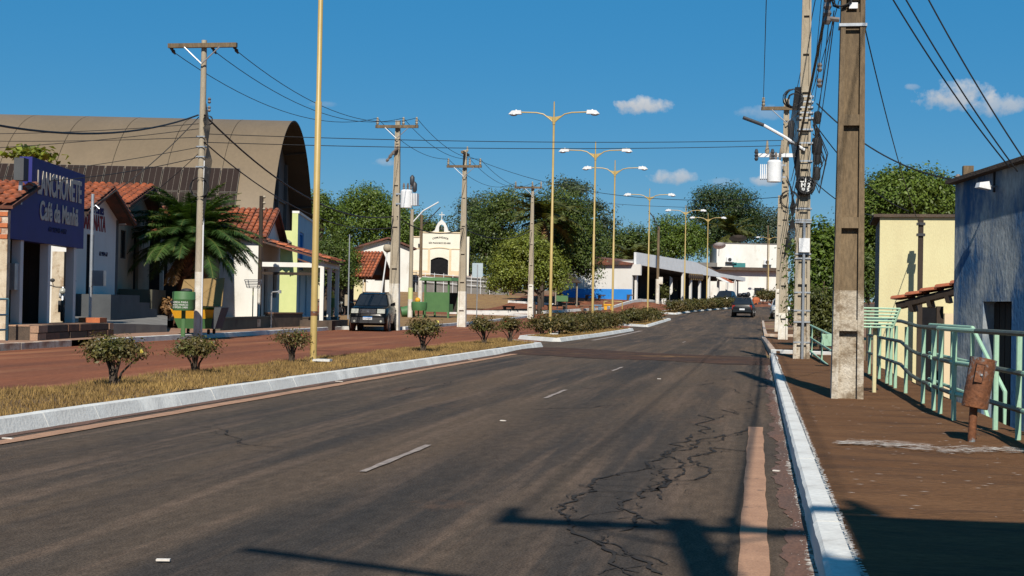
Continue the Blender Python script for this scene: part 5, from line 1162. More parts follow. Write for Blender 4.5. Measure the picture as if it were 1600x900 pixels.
rail([(2.3,12.0,.98),(2.5,11.5,.2),(2.5,11.5,-1.0)],par=r2); rail([(2.28,12.6,.9),(2.46,11.8,-.2)],par=r2); rail([(2.5,13.5,.2),(2.3,12.1,.98)],m='mint_bare',par=r2)
MB().box(2.32,3.4,10,30,-1.3,-1.0).build('ramp_floor', X['concrete'], r2)
b = thing('low_railing', 'pale slanting tube railing behind the banded pole', 'railing', (0,0,0))
for dz in (0,.3,.62): q, q2 = at(1266,508,34), at(1300,524,27); MB().tube([(q.x,q.y,q.z-dz),(q2.x,q2.y,q2.z-dz)],.022,6).build('rail', X['mint'], b, 40)
for f_ in (.1,.6): q = at(1266,508,34).lerp(at(1300,524,27),f_); MB().tube([(q.x,q.y,-.9),(q.x,q.y,q.z)],.022,6).build('post', X['mint'], b, 40)
q = at(1296,522,26.6); MB().hexa([(q.x-.1,q.y,q.z-.22),(q.x+.1,q.y,q.z-.22),(q.x+.1,q.y+.1,q.z-.22),(q.x-.1,q.y+.1,q.z-.22)],[(q.x-.14,q.y-.02,q.z),(q.x+.14,q.y-.02,q.z),(q.x+.14,q.y+.12,q.z),(q.x-.14,q.y+.12,q.z)]).build('plate', X['mint'], b)
# slatted litter basket on its post
def basket(name, label, x, y, z0, zpost, W0, W1, H, D_, n, m, pm):
    t = thing(name, label, 'litter basket', (x,y,z0)); MB().tube([(0,0,0),(0,0,zpost+.02)],.026,8).build('post', X[pm], t, 40)
    for s in (-1,1):
        for i in range(n):
            f = i/(n-1); wd = (W0+(W1-W0)*f)/2; MB().tube([(-wd,s*D_*(.7+.3*f),zpost+H*f),(wd,s*D_*(.7+.3*f),zpost+H*f)],.012,6).build('slat', X[m], t, 40)
        for i in range(n):
            f = i/(n-1); wd = (W0+(W1-W0)*f)/2; dd = D_*(.7+.3*f); MB().tube([(s*wd,-dd,zpost+H*f),(s*wd,dd,zpost+H*f)],.012,6).build('slat', X[m], t, 40)
        for s2 in (-1,1): MB().tube([(s*W0/2,s2*D_*.7,zpost),(s*W1/2,s2*D_,zpost+H)],.014,6).build('corner_bar', X[m], t, 40)
    MB().box(-W0/2,W0/2,-D_*.7,D_*.7,zpost-.01,zpost+.005).build('bottom', X[m], t); return t
basket('litter_basket','mint slatted litter basket on a post beside the nearest pole',1.48,18.7,.15,.84,.42,.58,.24,.17,7,'mint','cream')
q = at(395,478,57.6); basket('litter_basket','grey wire litter basket on a post before the white house',q.x,q.y,.3,1.45,.42,.6,.32,.2,6,'galv','yellowgreen')
# rusty drum bin
q = V((1.70,11.85,.15)); rb = thing('rusty_bin','rusty tilted metal drum bin on a stub post at right','litter bin',q)
MB().tube([(0,0,-.02),(.015,0,.3)],.032,10).build('post', X['rust'], rb, 40)
Mt = Matrix.Translation((.02,0,.27)) @ Matrix.Rotation(R(10),4,'Y') @ Matrix.Rotation(R(-4),4,'X')
MB().lathe([(.0,0),(.1,0),(.104,.02),(.102,.2),(.104,.38),(.106,.4),(.0,.405)],n=24).xf(Mt).build('drum', X['rust'], rb, 35)
MB().box(-.058,.0,-.112,-.094,.2,.34).xf(Mt).build('flap', X['rust'], rb); MB().box(-.063,.005,-.108,-.098,.195,.345).xf(Mt).build('flap_gap', X['doorblack'], rb); MB().ball((-.01,-.114,.26),.012,5).xf(Mt).build('latch', X['galv'], rb)
# ------------------------------------------------------------------ bins on the left
q = base(287,41.2,.13); bn = thing('drum_bin','green drum litter bin with white lettering beside the round pole','litter bin',q)
r_ = .33; z0 = .75; 
for s in (-1,1): MB().tube([(s*.0+.02*s,.0,0),(.02*s,0,z0)],.045,8).build('post', X['boothgreen'], bn, 40)
MB().lathe([(.0,z0),(r_*.92,z0),(r_,z0+.06),(r_,z0+.3),(r_*1.02,z0+.31),(r_*1.02,z0+.34),(r_,z0+.35),(r_,z0+.52),(r_*.95,z0+.55),(.0,z0+.56)],n=22).build('drum', X['binggreen'], bn, 35)
for i, s_t in enumerate(('SORRIA PARA','NOSSO MARCO','63 99201-3481')):
    t = text(s_t,.075,'letter_white',bn,(.0,-r_-.012,z0+.24-i*.075),FR,1)
    xs_ = [v.co.x for v in t.data.vertices]; kx = .5/(max(xs_)-min(xs_))
    for v in t.data.vertices:
        a = v.co.x*kx/r_; rr = r_+.006+v.co.z*.3; v.co.z = rr*math.cos(a)-r_-.012+.0; v.co.x = rr*math.sin(a)
MB().lathe([(.0,0),(.05,0),(.05,.01)],n=12).xf(Matrix.Translation((-.27,-.22,z0+.24)) @ Matrix.Rotation(math.pi/2,4,'X')).build('emblem', X['letter_black'], bn)
MB().ball((.08,0,z0+.58),.14,6,(1.3,1,.5)).build('rubbish_bag', X['plastic'], bn, 60)
q = base(326,44.0,.14); dp = thing('dumpster','green and yellow dumpster with open brown lid behind the round pole','dumpster',q,R(8))
s_ = 44/F_PX; zz = lambda py: zat(330,py,44)-q.z; xx = lambda px: (px-326)*s_
def lean_box(name, x0,x1,xb0,xb1,z0_,z1_,y0,y1,m): return MB().hexa([(xb0,y0,z0_),(xb1,y0,z0_),(xb1,y1,z0_),(xb0,y1,z0_)],[(x0,y0-.1,z1_),(x1,y0-.1,z1_),(x1,y1+.1,z1_),(x0,y1+.1,z1_)]).build(name, X[m], dp)
zA, zB, zC, zD = .18, zz(498), zz(484), zz(480)
xl, xr_ = xx(272), xx(341); xbl, xbr = xx(285), xx(336)
def ix(a,b,z): return a+(b-a)*(z-zA)/(zD-zA)
def seg(name,z0_,z1_,m): 
    return lean_box(name, ix(xbl,xl,z1_), ix(xbr,xr_,z1_), ix(xbl,xl,z0_), ix(xbr,xr_,z0_), z0_, z1_, -.45, .45, m)
seg('lower_body',zA,zB,'binggreen'); seg('yellow_band',zB+.002,zC,'binyellow'); seg('upper_body',zC+.002,zD,'binggreen')
MB().hexa([(xbr+.005,-.47,zA),(xbr+.12,-.47,zA),(xbr+.12,.45,zA),(xbr+.005,.45,zA)],[(xr_+.005,-.5,zD),(xr_+.22,-.5,zD),(xr_+.22,.5,zD),(xr_+.005,.5,zD)]).build('end_wall', X['darkgrey'], dp)
lid = MB().hexa([(xl-.02,.4,zD+.03),(xr_+.02,.4,zD+.03),(xr_+.02,.45,zD+.03),(xl-.02,.45,zD+.03)],[(xx(276),.75,zz(437)),(xx(341),.75,zz(433)),(xx(341),.8,zz(433)),(xx(276),.8,zz(437))]).build('lid', X['lidbrown'], dp)
for xa_,za_,xb_,zb_ in ((xx(277),zz(438),xx(310),zz(462)),(xx(340),zz(434),xx(308),zz(460)),(xx(308),zz(461),xx(339),zz(478))):
    f1 = lambda z: .42+.35*(z-zD)/(zz(435)-zD)-.03
    MB().tube([(xa_,f1(za_),za_),(xb_,f1(zb_),zb_)],.012,5).build('lid_crease', X['lidbrown'], lid)
for s in (xbl+.1,xbr-.1):
    for y_ in (-.35,.35): MB().lathe([(.0,-.03),(.08,-.03),(.08,.03),(.0,.03)],n=12).xf(Matrix.Translation((s,y_,.09)) @ Matrix.Rotation(math.pi/2,4,'Y')).build('castor', X['tyre'], dp)
q = base(519,69,.1); yb = thing('yellow_top_bin','small green bin with yellow top on a stake by the low wall','litter bin',q)
MB().tube([(0,0,0),(0,0,.9)],.04,8).build('stake', X['boothgreen'], yb, 40); MB().lathe([(.16,.85),(.22,1.1),(.24,1.3),(.22,1.32)],n=14).build('bucket', X['boothgreen'], yb, 40)
MB().lathe([(.22,1.32),(.2,1.38),(.1,1.45),(.07,1.6),(.02,1.64)],n=14).build('yellow_top', X['binyellow'], yb, 40)
# green booth
q = base(690,99); z_ = q.z; bo = thing('green_booth','open green metal booth with flat roof in front of the chapel','booth',q,YAW+R(-20))
Wb, Db, Hb = 1.75, 1.75, 2.6
MB().hexa([(-Wb/2-.35,-Db/2-.35,Hb),(Wb/2+.35,-Db/2-.35,Hb),(Wb/2+.35,Db/2+.35,Hb),(-Wb/2-.35,Db/2+.35,Hb)],[(-Wb/2-.2,-Db/2-.2,Hb+.22),(Wb/2+.2,-Db/2-.2,Hb+.22),(Wb/2+.2,Db/2+.2,Hb+.22),(-Wb/2-.2,Db/2+.2,Hb+.22)]).build('roof', X['boothgreen'], bo)
for sx_ in (-1,1):
    for sy_ in (-1,1): MB().box(sx_*Wb/2-.06,sx_*Wb/2+.06,sy_*Db/2-.06,sy_*Db/2+.06,0,Hb).build('post', X['boothgreen'], bo)
MB().box(-Wb/2+.06,Wb/2-.06,-Db/2-.02,-Db/2+.02,.45,1.8).build('front_panel', X['boothgreen'], bo); MB().box(-Wb/2-.02,-Wb/2+.02,-Db/2+.06,Db/2-.06,.45,1.8).build('side_panel', X['boothgreen'], bo); MB().box(-Wb/2+.06,Wb/2-.06,Db/2-.02,Db/2+.02,.45,1.8).build('back_panel', X['interior'], bo)
MB().box(Wb/2-.02,Wb/2+.02,-Db/2+.06,-.1,.45,1.0).build('door_panel', X['boothgreen'], bo); MB().box(-.5,.3,-.2,.4,.45,.55).build('bench', X['boothgreen'], bo)
q = base(655,97); gb = thing('green_box_bin','low green barrel bin beside the green booth','litter bin',q); MB().lathe([(.0,.55),(.5,.55),(.55,.8),(.55,1.1),(.5,1.15),(0,1.16)],n=16).build('barrel', X['binggreen'], gb, 35); MB().tube([(-.05,0,0),(-.05,0,.56)],.05,8).build('leg', X['boothgreen'], gb); MB().tube([(.3,0,0),(.3,0,.56)],.05,8).build('leg', X['boothgreen'], gb); MB().ball((-.1,-.05,1.25),.2,6).build('rubbish', X['binyellow'], gb, 60)
q = base(636,99); gt = thing('tipped_bin','dark green tipped bin lying near the lamp pole foot','litter bin',q,R(20)); MB().lathe([(.0,0),(.35,0),(.42,.9),(.36,.9),(.3,.1),(.0,.1)],n=14).xf(Matrix.Translation((-.4,0,.38)) @ Matrix.Rotation(R(80),4,'Y')).build('barrel', X['binggreen'], gt, 35); MB().box(-.3,.2,-.2,.2,0,.05).build('base_chock', X['stonedark'], gt)
q = base(745,96); rs = thing('road_sign','square grey sign back on a thin post near the chapel','sign',q,YAW); Hs = zat(745,411,96)-q.z; MB().tube([(0,0,-.1),(0,0,Hs-.1)],.035,8).build('post', X['galv'], rs, 40); MB().box(-.36,.36,-.015,.015,Hs-.95,Hs).build('panel', X['signgrey'], rs); MB().box(-.04,.04,-.03,-.015,Hs-.8,Hs-.1).build('panel_rib', X['galv'], rs)
# square furniture
def bench_block(px,d,wd,m,label,name='bench'):
    q = base(px,d,.05); t = thing(name,label,'bench',q,YAW); MB().box(-wd/2,wd/2,-.25,.25,.38,.5).build('seat', X[m], t); MB().box(-wd/2+.05,-wd/2+.3,-.2,.2,0,.38).build('leg', X[m], t); MB().box(wd/2-.3,wd/2-.05,-.2,.2,0,.38).build('leg', X[m], t)
bench_block(932,121,.9,'bench_blue','blue grey concrete bench in the square'); bench_block(951,123,.9,'binyellow','yellow concrete bench next to the blue one'); bench_block(916,120,1.1,'stonebrown','dark brown bench in the tree shade'); bench_block(870,118,1.6,'stonedark','dark bench under the round tree'); bench_block(795,114,1.0,'stonedark','dark block bench left of the round tree')
ho = thing('yellow_hoop','yellow tube hoop rail beside the yellow bench','railing',base(958,125,.05),YAW); MB().tube([(-.8,0,0),(-.8,0,.62),(-.72,0,.7),(.72,0,.7),(.8,0,.62),(.8,0,0)],.05,8).build('hoop', X['gold'], ho, 40); MB().box(-.9,-.7,-.1,.1,-.02,.04).build('foot', X['concrete'], ho)
for i,(px,d) in enumerate(((920,134),(940,134.5),(985,136))): 
    t = thing('bollard_bench',['leftmost small bench at the blue plinth','middle small bench at the blue plinth','rightmost small bench at the blue plinth'][i],'bench',base(px,d),YAW); MB().box(-.35,.35,-.2,.2,.5,.6).build('seat', X['stonedark'], t); MB().prism([(-.35,.5),(-.35,0),(-.2,0),(-.05,.5)],-.2,.2).build('leg', X['stonedark'], t)
ga = thing('gazebo','dark roofed gazebo with thin posts under the big tree','gazebo',base(884,128,.02),YAW); zr2 = zat(884,442,128)-base(884,128).z
for x_ in (-.95,.95):
    for y_ in (-.9,.9): MB().tube([(x_,y_,0),(x_,y_,zr2)],.05,8).build('post', X['pole_light'], ga, 40)
MB().hexa([(-1.3,-1.3,zr2),(1.3,-1.3,zr2),(1.3,1.3,zr2),(-1.3,1.3,zr2)],[(-.1,-.1,zr2+.95),(.1,-.1,zr2+.95),(.1,.1,zr2+.95),(-.1,.1,zr2+.95)]).build('roof', X['wooddark'], ga)
gt2 = thing('green_counter','green counter under the gazebo','counter',base(878,122,.02),YAW); MB().box(-.5,.5,-.25,.25,.7,1.2).build('top', X['boothgreen'], gt2); MB().box(-.45,-.35,-.2,.2,0,.7).build('leg', X['darkmetal'], gt2); MB().box(.35,.45,-.2,.2,0,.7).build('leg', X['darkmetal'], gt2)
# water tap stand before porch, small
q = base(424,58,.0); tp_ = thing('standpipe','thin grey water standpipe with elbow by the stone wall','pipe',q); MB().tube([(0,0,0),(0,0,1.55),(.05,0,1.6),(.35,0,1.62)],.03,8).build('pipe', X['galv'], tp_, 40); MB().box(.28,.4,-.04,.04,1.55,1.68).build('tap', X['galv'], tp_)
q = at(405,478,59.5); mp_ = thing('meter_pole','dark meter pole with cables before the white house porch','pole',(q.x,q.y,.3)); hh_ = zat(404,306,59.5)-.3; MB().tube([(0,0,0),(0,0,hh_)],.09,8).build('shaft', X['wooddark'], mp_, 40); MB().tube([(.02,-.1,0),(.02,-.1,1.6)],.06,8).build('white_sleeve', X['pole_white'], mp_, 40)
for dz in (0,.25,.5): MB().lathe([(.03,0),(.07,.05),(.03,.12)],(.12,0,hh_-.1-dz),8).build('insulator', X['pole_light'], mp_, 40)
# ------------------------------------------------------------------ cars
def car(name, label, loc, rz, body, L=4.0, W=1.7, Hr=1.5, hood=.95, belt=1.0, wb=(.75,1.55), roof=(.35,-1.35), wr=.33, kind='hatch', plate='', dust=False, grp=None):
    """front towards -y; wb = windscreen foot and rear glass foot measured from the middle"""
    t = thing(name, label, 'car', loc, rz, grp); w2 = W/2; h2 = L/2
    st = [(-h2,.42,.62,.80),(-h2+.06,.34,.78,.88),(-h2+.28,.27,hood-.06,.95),(-h2+.75,.25,hood,.985),(-wb[0]-.05,.25,belt,1.0),(0,.25,belt,1.0),(wb[1]-.5,.26,belt,1.0),(h2-.3,.28,belt,.97),(h2-.08,.34,belt-.05,.92),(h2,.42,belt-.2,.86)]
    b = MB(); prev = None
    for y,zb,zt,k in st:
        hw = w2*k; sec = [(hw*.8,zb),(hw*.97,zb+.09),(hw,zb+(zt-zb)*.5),(hw*.985,zt-.13),(hw*.93,zt-.03),(hw*.7,zt+.015)]
        ring = [(x,y,z) for x,z in sec]+[(-x,y,z) for x,z in sec[::-1]]; b.v += ring
    n = 12
    for j in range(len(st)-1):
        for i in range(n): b.f.append((j*n+i,j*n+(i+1)%n,(j+1)*n+(i+1)%n,(j+1)*n+i))
    b.f += [tuple(range(n-1,-1,-1)), tuple((len(st)-1)*n+i for i in range(n))]
    bd = b.build('body', X[body], t, 40)
    yf, yrf, yrr, yr = -wb[0], -roof[0], -roof[1], wb[1]; wb_, wr_ = w2*.9, w2*.72
    lo = [(-wb_,yf,belt-.02),(wb_,yf,belt-.02),(wb_,yr,belt-.02),(-wb_,yr,belt-.02)]; hi = [(-wr_,yrf,Hr-.05),(wr_,yrf,Hr-.05),(wr_,yrr,Hr-.05),(-wr_,yrr,Hr-.05)]
    cab = MB().hexa(lo,hi); cab.build('cabin', X[body], t)
    cr = MB(); m2 = 6
    for f_,dz in ((0,-.05),(.08,0),(.5,.03),(.92,0),(1,-.05)):
        y_ = yrf+(yrr-yrf)*f_
        cr.v += [(-wr_,y_,Hr-.06),(-wr_*.9,y_,Hr+dz),(-wr_*.4,y_,Hr+dz+.015),(wr_*.4,y_,Hr+dz+.015),(wr_*.9,y_,Hr+dz),(wr_,y_,Hr-.06)]
    for j in range(4):
        for i in range(5): cr.f.append((j*6+i,j*6+i+1,(j+1)*6+i+1,(j+1)*6+i))
    cr.build('roof', X[body], t, 50)
    def pane(name, q, e=.9, off=.008):
        q = [V(p) for p in q]; c = sum(q, V((0,0,0)))/4; nn = (q[1]-q[0]).cross(q[3]-q[0]).normalized()
        if nn.dot(c-V((0,.2,.9))) < 0: nn = -nn
        MB().add([c+(p-c)*e+nn*off for p in q],[(0,1,2,3)]).build(name, X['glassdark'], t)
    pane('windscreen',[lo[0],lo[1],hi[1],hi[0]],.93); pane('rear_window',[lo[2],lo[3],hi[3],hi[2]],.86)
    for s in (0,1):
        A_,B2 = (lo[1],hi[1]) if s else (lo[0],hi[0]); D2,C2 = (lo[2],hi[2]) if s else (lo[3],hi[3]); Lp = lambda p,q,f: tuple(V(p).lerp(V(q),f))
        for f0,f1 in ((.06,.5),(.54,.93)): pane('side_window',[Lp(A_,D2,f0),Lp(A_,D2,f1),Lp(B2,C2,f1),Lp(B2,C2,f0)],.86)
    for s in (-1,1):
        for y_ in (-h2+.78,h2-.75):
            wm_ = Matrix.Translation((s*(w2-.1),y_,wr)) @ Matrix.Rotation(math.pi/2,4,'Y')
            wl = MB().lathe([(.12,-.11),(wr*.93,-.11),(wr,-.08),(wr,.08),(wr*.93,.11),(.12,.11)],n=20).xf(wm_).build('wheel', X['dusttyre' if dust else 'tyre'], t, 30)
            MB().lathe([(.0,.105 if s>0 else -.125),(wr*.62,.105 if s>0 else -.125),(wr*.62,.125 if s>0 else -.105),(.0,.125 if s>0 else -.105)],n=14).xf(wm_).build('rim', X['chrome'], wl, 30)
            MB().lathe([(wr+.02,-.02),(wr+.07,-.02),(wr+.07,.03),(wr+.02,.03)],n=20).xf(Matrix.Translation((s*(w2-.005),y_,wr)) @ Matrix.Rotation(math.pi/2,4,'Y')).build('wheel_arch', X['plastic'], t, 30)
        MB().hexa([(s*w2*.95,yf+.2,belt-.02),(s*(w2+.17),yf+.2,belt),(s*(w2+.17),yf+.32,belt),(s*w2*.95,yf+.32,belt-.02)][::s],[(s*w2*.95,yf+.2,belt+.08),(s*(w2+.16),yf+.2,belt+.16),(s*(w2+.16),yf+.32,belt+.16),(s*w2*.95,yf+.32,belt+.08)][::s]).build('mirror', X[body], t)
        x0,x1 = sorted((s*w2*.48,s*w2*.86)); MB().hexa([(x0,-h2-.01+(.1 if (s<0) else .0),hood-.28),(x1,-h2-.01+(.1 if s>0 else 0),hood-.28),(x1,-h2+.3,hood-.28),(x0,-h2+.3,hood-.28)],[(x0,-h2+.07+(.1 if (s<0) else .0),hood-.09),(x1,-h2+.07+(.1 if s>0 else 0),hood-.09),(x1,-h2+.35,hood-.09),(x0,-h2+.35,hood-.09)]).build('headlight', X['headlight'], t)
        MB().box(min(s*w2*.66,s*w2*.9),max(s*w2*.66,s*w2*.9),h2-.25,h2-.02,belt-.42,belt-.08).build('tail_light', X['taillight'], t)
        MB().lathe([(.0,0),(.055,0),(.05,.03)],n=10).xf(Matrix.Translation((s*w2*.68,-h2-.01,.44)) @ Matrix.Rotation(math.pi/2,4,'X')).build('fog_lamp', X['headlight'], t)
    g_ = MB().box(-w2*.44,w2*.44,-h2-.0,-h2+.2,hood-.3,hood-.1).build('grille', X['plastic'], t)
    for i in range(4): MB().box(-w2*.43,w2*.43,-h2-.012,-h2,hood-.28+i*.05,hood-.265+i*.05).build('grille_bar', X['chrome'], g_)
    MB().box(-.05,.05,-h2-.02,-h2-.012,hood-.24,hood-.16).build('badge', X['chrome'], g_)
    MB().hexa([(-w2*.84,-h2-.04,.36),(w2*.84,-h2-.04,.36),(w2*.88,-h2+.15,.36),(-w2*.88,-h2+.15,.36)],[(-w2*.82,-h2-.03,.6),(w2*.82,-h2-.03,.6),(w2*.86,-h2+.15,.6),(-w2*.86,-h2+.15,.6)]).build('front_bumper', X['plastic'], t)
    MB().hexa([(-w2*.88,h2-.15,.36),(w2*.88,h2-.15,.36),(w2*.84,h2+.05,.36),(-w2*.84,h2+.05,.36)],[(-w2*.86,h2-.15,.6),(w2*.86,h2-.15,.6),(w2*.82,h2+.04,.6),(-w2*.82,h2+.04,.6)]).build('rear_bumper', X[body], t)
    for s in (-1,1):
        y_ = -h2-.045 if s<0 else h2+.055; pl_ = MB().box(-.2,.2,min(y_,y_-s*.01),max(y_,y_-s*.01),.5 if s<0 else .52,.63 if s<0 else .65).build('number_plate', X['plate'], t)
        if plate and s<0:
            MB().box(-.2,.2,y_-.003,y_-.001,.605,.63).build('plate_strip', X['bluepaint'], pl_); q = text(plate,.1,'letter_black',pl_,(0,y_-.004,.55),FR,1,depth=.001); fit(q,.34,.07)
    return t
q = base(584,63.5); suv = car('parked_suv','black parked off-road car facing the camera by the left kerb',q,R(8),'carblack',4.0,1.7,1.66,1.06,1.12,(.75,1.85),(.2,-1.7),.35,plate='KEX0J42',dust=True)
for s in (-1,1): MB().tube([(s*.5,-.05,1.7),(s*.5,1.5,1.7)],.02,6).build('roof_rail', X['plastic'], suv, 40)
q = base(1162,113.5); c2 = car('dark_hatchback','dark grey hatchback driving away with a load on its roof',q,math.pi-R(3),'cargrey',3.9,1.68,1.46,.95,.98,(.85,1.8),(.3,-1.2),.31)
# seen from behind: the tail faces the camera
q2 = V(q); ld = thing('roof_load','bundled load tied on the roof of the grey hatchback','luggage',(q.x,q.y,q.z+1.5)); MB().box(-.55,.55,-.6,.7,-.0,.07).build('rack', X['plastic'], ld)
for x_,y_,s1,s2,m_ in ((-.3,0,.26,.16,'plastic'),(.25,.1,.28,.2,'galv'),(.0,-.3,.25,.18,'cargrey'),(.35,-.35,.16,.22,'plastic')): MB().ball((x_,y_,.07+s2*.9),s1,6,(1,1.2,s2/s1)).build('bundle', X[m_], ld, 60)
q = base(1133,141); car('parked_pickup','dark blue car parked facing the camera under the arcade',(q.x,q.y,q.z+.05),R(-14),'carblue',4.3,1.75,1.62,1.0,1.05,(.7,1.5),(.15,-1.1),.34)
q = base(1221,111); car('parked_car','silver car parked half hidden behind the right transformer pole',(q.x,q.y,q.z+.05),R(0),'carsilver',4.0,1.68,1.47,.95,.98,(.85,1.8),(.3,-1.2),.31)
def motorcycle(label, loc, rz, tank='white'):
    t = thing('motorcycle', label, 'motorcycle', loc, rz)
    for x_ in (-.62,.62):
        wl = MB(); o0 = 0; wl.tube([(x_+.29*math.cos(a),0,.3+.29*math.sin(a)) for a in lin(0,2*math.pi,21)],.045,6,False).build('wheel', X['tyre'], t, 40)
    MB().tube([(.62,0,.3),(.42,0,.85),(.36,0,1.0)],.03,6).build('fork', X['galv'], t, 40); MB().tube([(.36,-.36,1.05),(.34,-.2,1.0),(.34,.2,1.0),(.36,.36,1.05)],.018,6).build('handlebar', X['plastic'], t, 40)
    MB().ball((.15,0,.78),.2,6,(1.35,.6,.7)).build('tank', X[tank], t, 60); MB().hexa([(-.6,-.12,.72),(.0,-.12,.68),(.0,.12,.68),(-.6,.12,.72)],[(-.62,-.1,.82),(.0,-.1,.77),(.0,.1,.77),(-.62,.1,.82)]).build('seat', X['plastic'], t)
    MB().box(-.2,.25,-.13,.13,.25,.6).build('engine', X['darkmetal'], t); MB().tube([(-.62,0,.3),(-.1,0,.45),(.35,0,.85)],.03,6).build('frame', X['darkmetal'], t, 40); MB().ball((.5,0,.88),.1,6).build('headlamp', X['headlight'], t, 60)
    for s in (-1,1): MB().tube([(.34,s*.25,1.0),(.3,s*.3,1.15)],.008,5).build('mirror_stem', X['plastic'], t); MB().ball((.3,s*.3,1.2),.06,5,(.4,1.3,1)).build('mirror', X['plastic'], t)
q = at(98,478,42.6); motorcycle('small dark and white motorcycle parked behind the white columns',(q.x,q.y,.5),R(-64))
q = base(527,100); motorcycle('dark motorcycle silhouetted in the shade of the small trees',(q.x,q.y,q.z+.05),R(70),'plastic')
wp = thing('old_plaster_wall','sunlit peeling plaster wall glimpsed between the white columns','wall',at(80,478,43.5),YAW); wp.location.z = .4
MB().box(0,.36,0,.25,0,2.2).build('wall', X['oldplaster'], wp); MB().box(.36,.52,.1,.3,0,2.2).build('door', X['doorblack'], wp); MB().box(.52,.62,0,.25,0,2.2).build('jamb', X['oldplaster'], wp)
# ------------------------------------------------------------------ vegetation
def leaves(pos, nrm, size, asp=.5, jit=.6):
    """folded diamond leaves at points with rough normals -> vertex and face arrays"""
    n = len(pos); nv = nrm+rng.normal(0, jit, (n,3)); nv /= np.linalg.norm(nv,axis=1,keepdims=True)+1e-9
    t = np.cross(nv, rng.normal(0,1,(n,3))); t /= np.linalg.norm(t,axis=1,keepdims=True)+1e-9; s = np.cross(nv,t)
    L = (size*(.6+.8*rng.random(n)))[:,None]; v = np.empty((n,4,3))
    v[:,0] = pos-t*L*.5; v[:,1] = pos+s*L*asp*.5+nv*L*.1; v[:,2] = pos+t*L*.5; v[:,3] = pos-s*L*asp*.5+nv*L*.1
    f = np.arange(4*n).reshape(-1,4); return v.reshape(-1,3), f
def mesh_np(name, v, f, m):
    me = bpy.data.meshes.new(name); n, k = len(f), f.shape[1]
    me.vertices.add(len(v)); me.vertices.foreach_set('co', v.astype(np.float32).ravel()); me.loops.add(n*k); me.loops.foreach_set('vertex_index', f.astype(np.int32).ravel())
    me.polygons.add(n); me.polygons.foreach_set('loop_start', np.arange(0,n*k,k,dtype=np.int32)); me.update(calc_edges=True); me.materials.append(X[m]); me.validate(); return me
def crown_pts(blobs, n, clump, per, fill=.2, rough=.16):
    """points in leaf clumps spread over ellipsoid blobs; each blob (cx,cy,cz,rx,ry,rz)"""
    B = np.array(blobs,float); wts = (B[:,3]*B[:,4]+B[:,3]*B[:,5]+B[:,4]*B[:,5]); wts /= wts.sum(); nc = max(8, n//per)
    bi = rng.choice(len(B), nc, p=wts); d = rng.normal(0,1,(nc,3)); d /= np.linalg.norm(d,axis=1,keepdims=True); d[:,2] = np.where(d[:,2] < -.55, -d[:,2]*.6, d[:,2])
    rr = np.where(rng.random(nc) < fill, rng.random(nc)*.8, 1+rng.normal(0,rough,nc)); cc = B[bi,:3]+d*B[bi,3:6]*rr[:,None]
    k = rng.integers(0,nc,n); off = rng.normal(0,1,(n,3))*clump*np.array([1,1,.62]); pos = cc[k]+off
    nr = d[k]*.6+off/(np.linalg.norm(off,axis=1,keepdims=True)+1e-6)*.5+np.array([0,0,.55]); return pos, nr, cc, d
def tree(px, d, pyb, blobs_px, n, leaf_, m, label, group=None, clump=.5, per=40, trunk_r=.25, lean=0, fill=.2, rough=.16, name='tree', trunks=1, dz=0, loc=None, limbs=7, cat='tree'):
    """blobs in picture units (px, py, half width, half height) at depth d, then real size"""
    leaf = leaf_*.8; n = int(n*1.45); b_ = Vector(loc) if loc else base(px, d, dz); s = d/F_PX; t = thing(name, label, cat, b_, 0, group); bl = []
    for bx,by,hw,hh in blobs_px:
        c = at(bx,by,d)-b_; r_ = hw*s; bl.append((c.x,c.y+random.uniform(-.25,.25)*r_,c.z,r_,r_*.9,hh*s))
    pos,nr,cc,dd = crown_pts(bl,n,clump,per,fill,rough); ok = pos[:,2] > .25; v,f = leaves(pos[ok],nr[ok],leaf); place('crown', mesh_np('crown',v,f,m), t)
    zc = min(q[2]-q[5]*.4 for q in bl); zc = max(zc,.8); tx = sum(q[0] for q in bl)/len(bl)
    for k in range(trunks):
        ox = (k-(trunks-1)/2)*trunk_r*4; b = MB(); b.tube([(ox*.6,0,-.3),(ox*.7+lean*.2,.02,zc*.4),(ox+lean*.6+tx*.2,0,zc*.85),(ox+tx*.4+lean,0,zc*1.2)],[trunk_r*1.25,trunk_r,trunk_r*.85,trunk_r*.6],9)
        for i in range(limbs):
            q = bl[i % len(bl)]; a = random.uniform(0,6.28); e = (q[0]+q[3]*.6*math.cos(a), q[1]+q[4]*.6*math.sin(a), q[2]+q[5]*random.uniform(-.2,.6)); st = (ox+tx*.3+lean*.8,0,zc*random.uniform(.75,1.1))
            b.tube([st,tuple((V(st)+V(e))/2+V((0,0,.2*q[5]))),e],[trunk_r*.45,trunk_r*.28,trunk_r*.08],6)
        b.build('trunk', X['bark'], t, 60)
    return t
GT = 'street and garden trees'
tree(575,165,450,[(575,350,62,52),(545,375,48,45),(610,370,45,42),(520,395,28,35),(575,322,34,30),(635,392,28,32)],26000,.34,'leaf_mid','large domed mango tree behind the white village house',GT,.5,45,.4,rough=.1)
tree(512,104,462,[(515,405,24,34),(505,430,20,24),(528,430,20,26)],9000,.22,'leaf_dark','slim dark street tree right of the gold lamp post',GT,.32,40,.12,trunks=2)
tree(538,109,462,[(538,418,22,32),(548,434,14,20),(530,398,16,20)],7000,.22,'leaf_mid','second small street tree left of the kiosk',GT,.32,40,.12,trunks=2)
tree(500,150,455,[(506,345,22,30),(495,330,20,26)],4000,.34,'leaf_mid','tree top just right of the gymnasium',GT,.5,40,.25)
tree(655,185,440,[(660,372,34,34),(640,395,28,30),(690,385,36,30)],10000,.4,'leaf_dark','dark tree directly behind the chapel',GT,.6,45,.3)
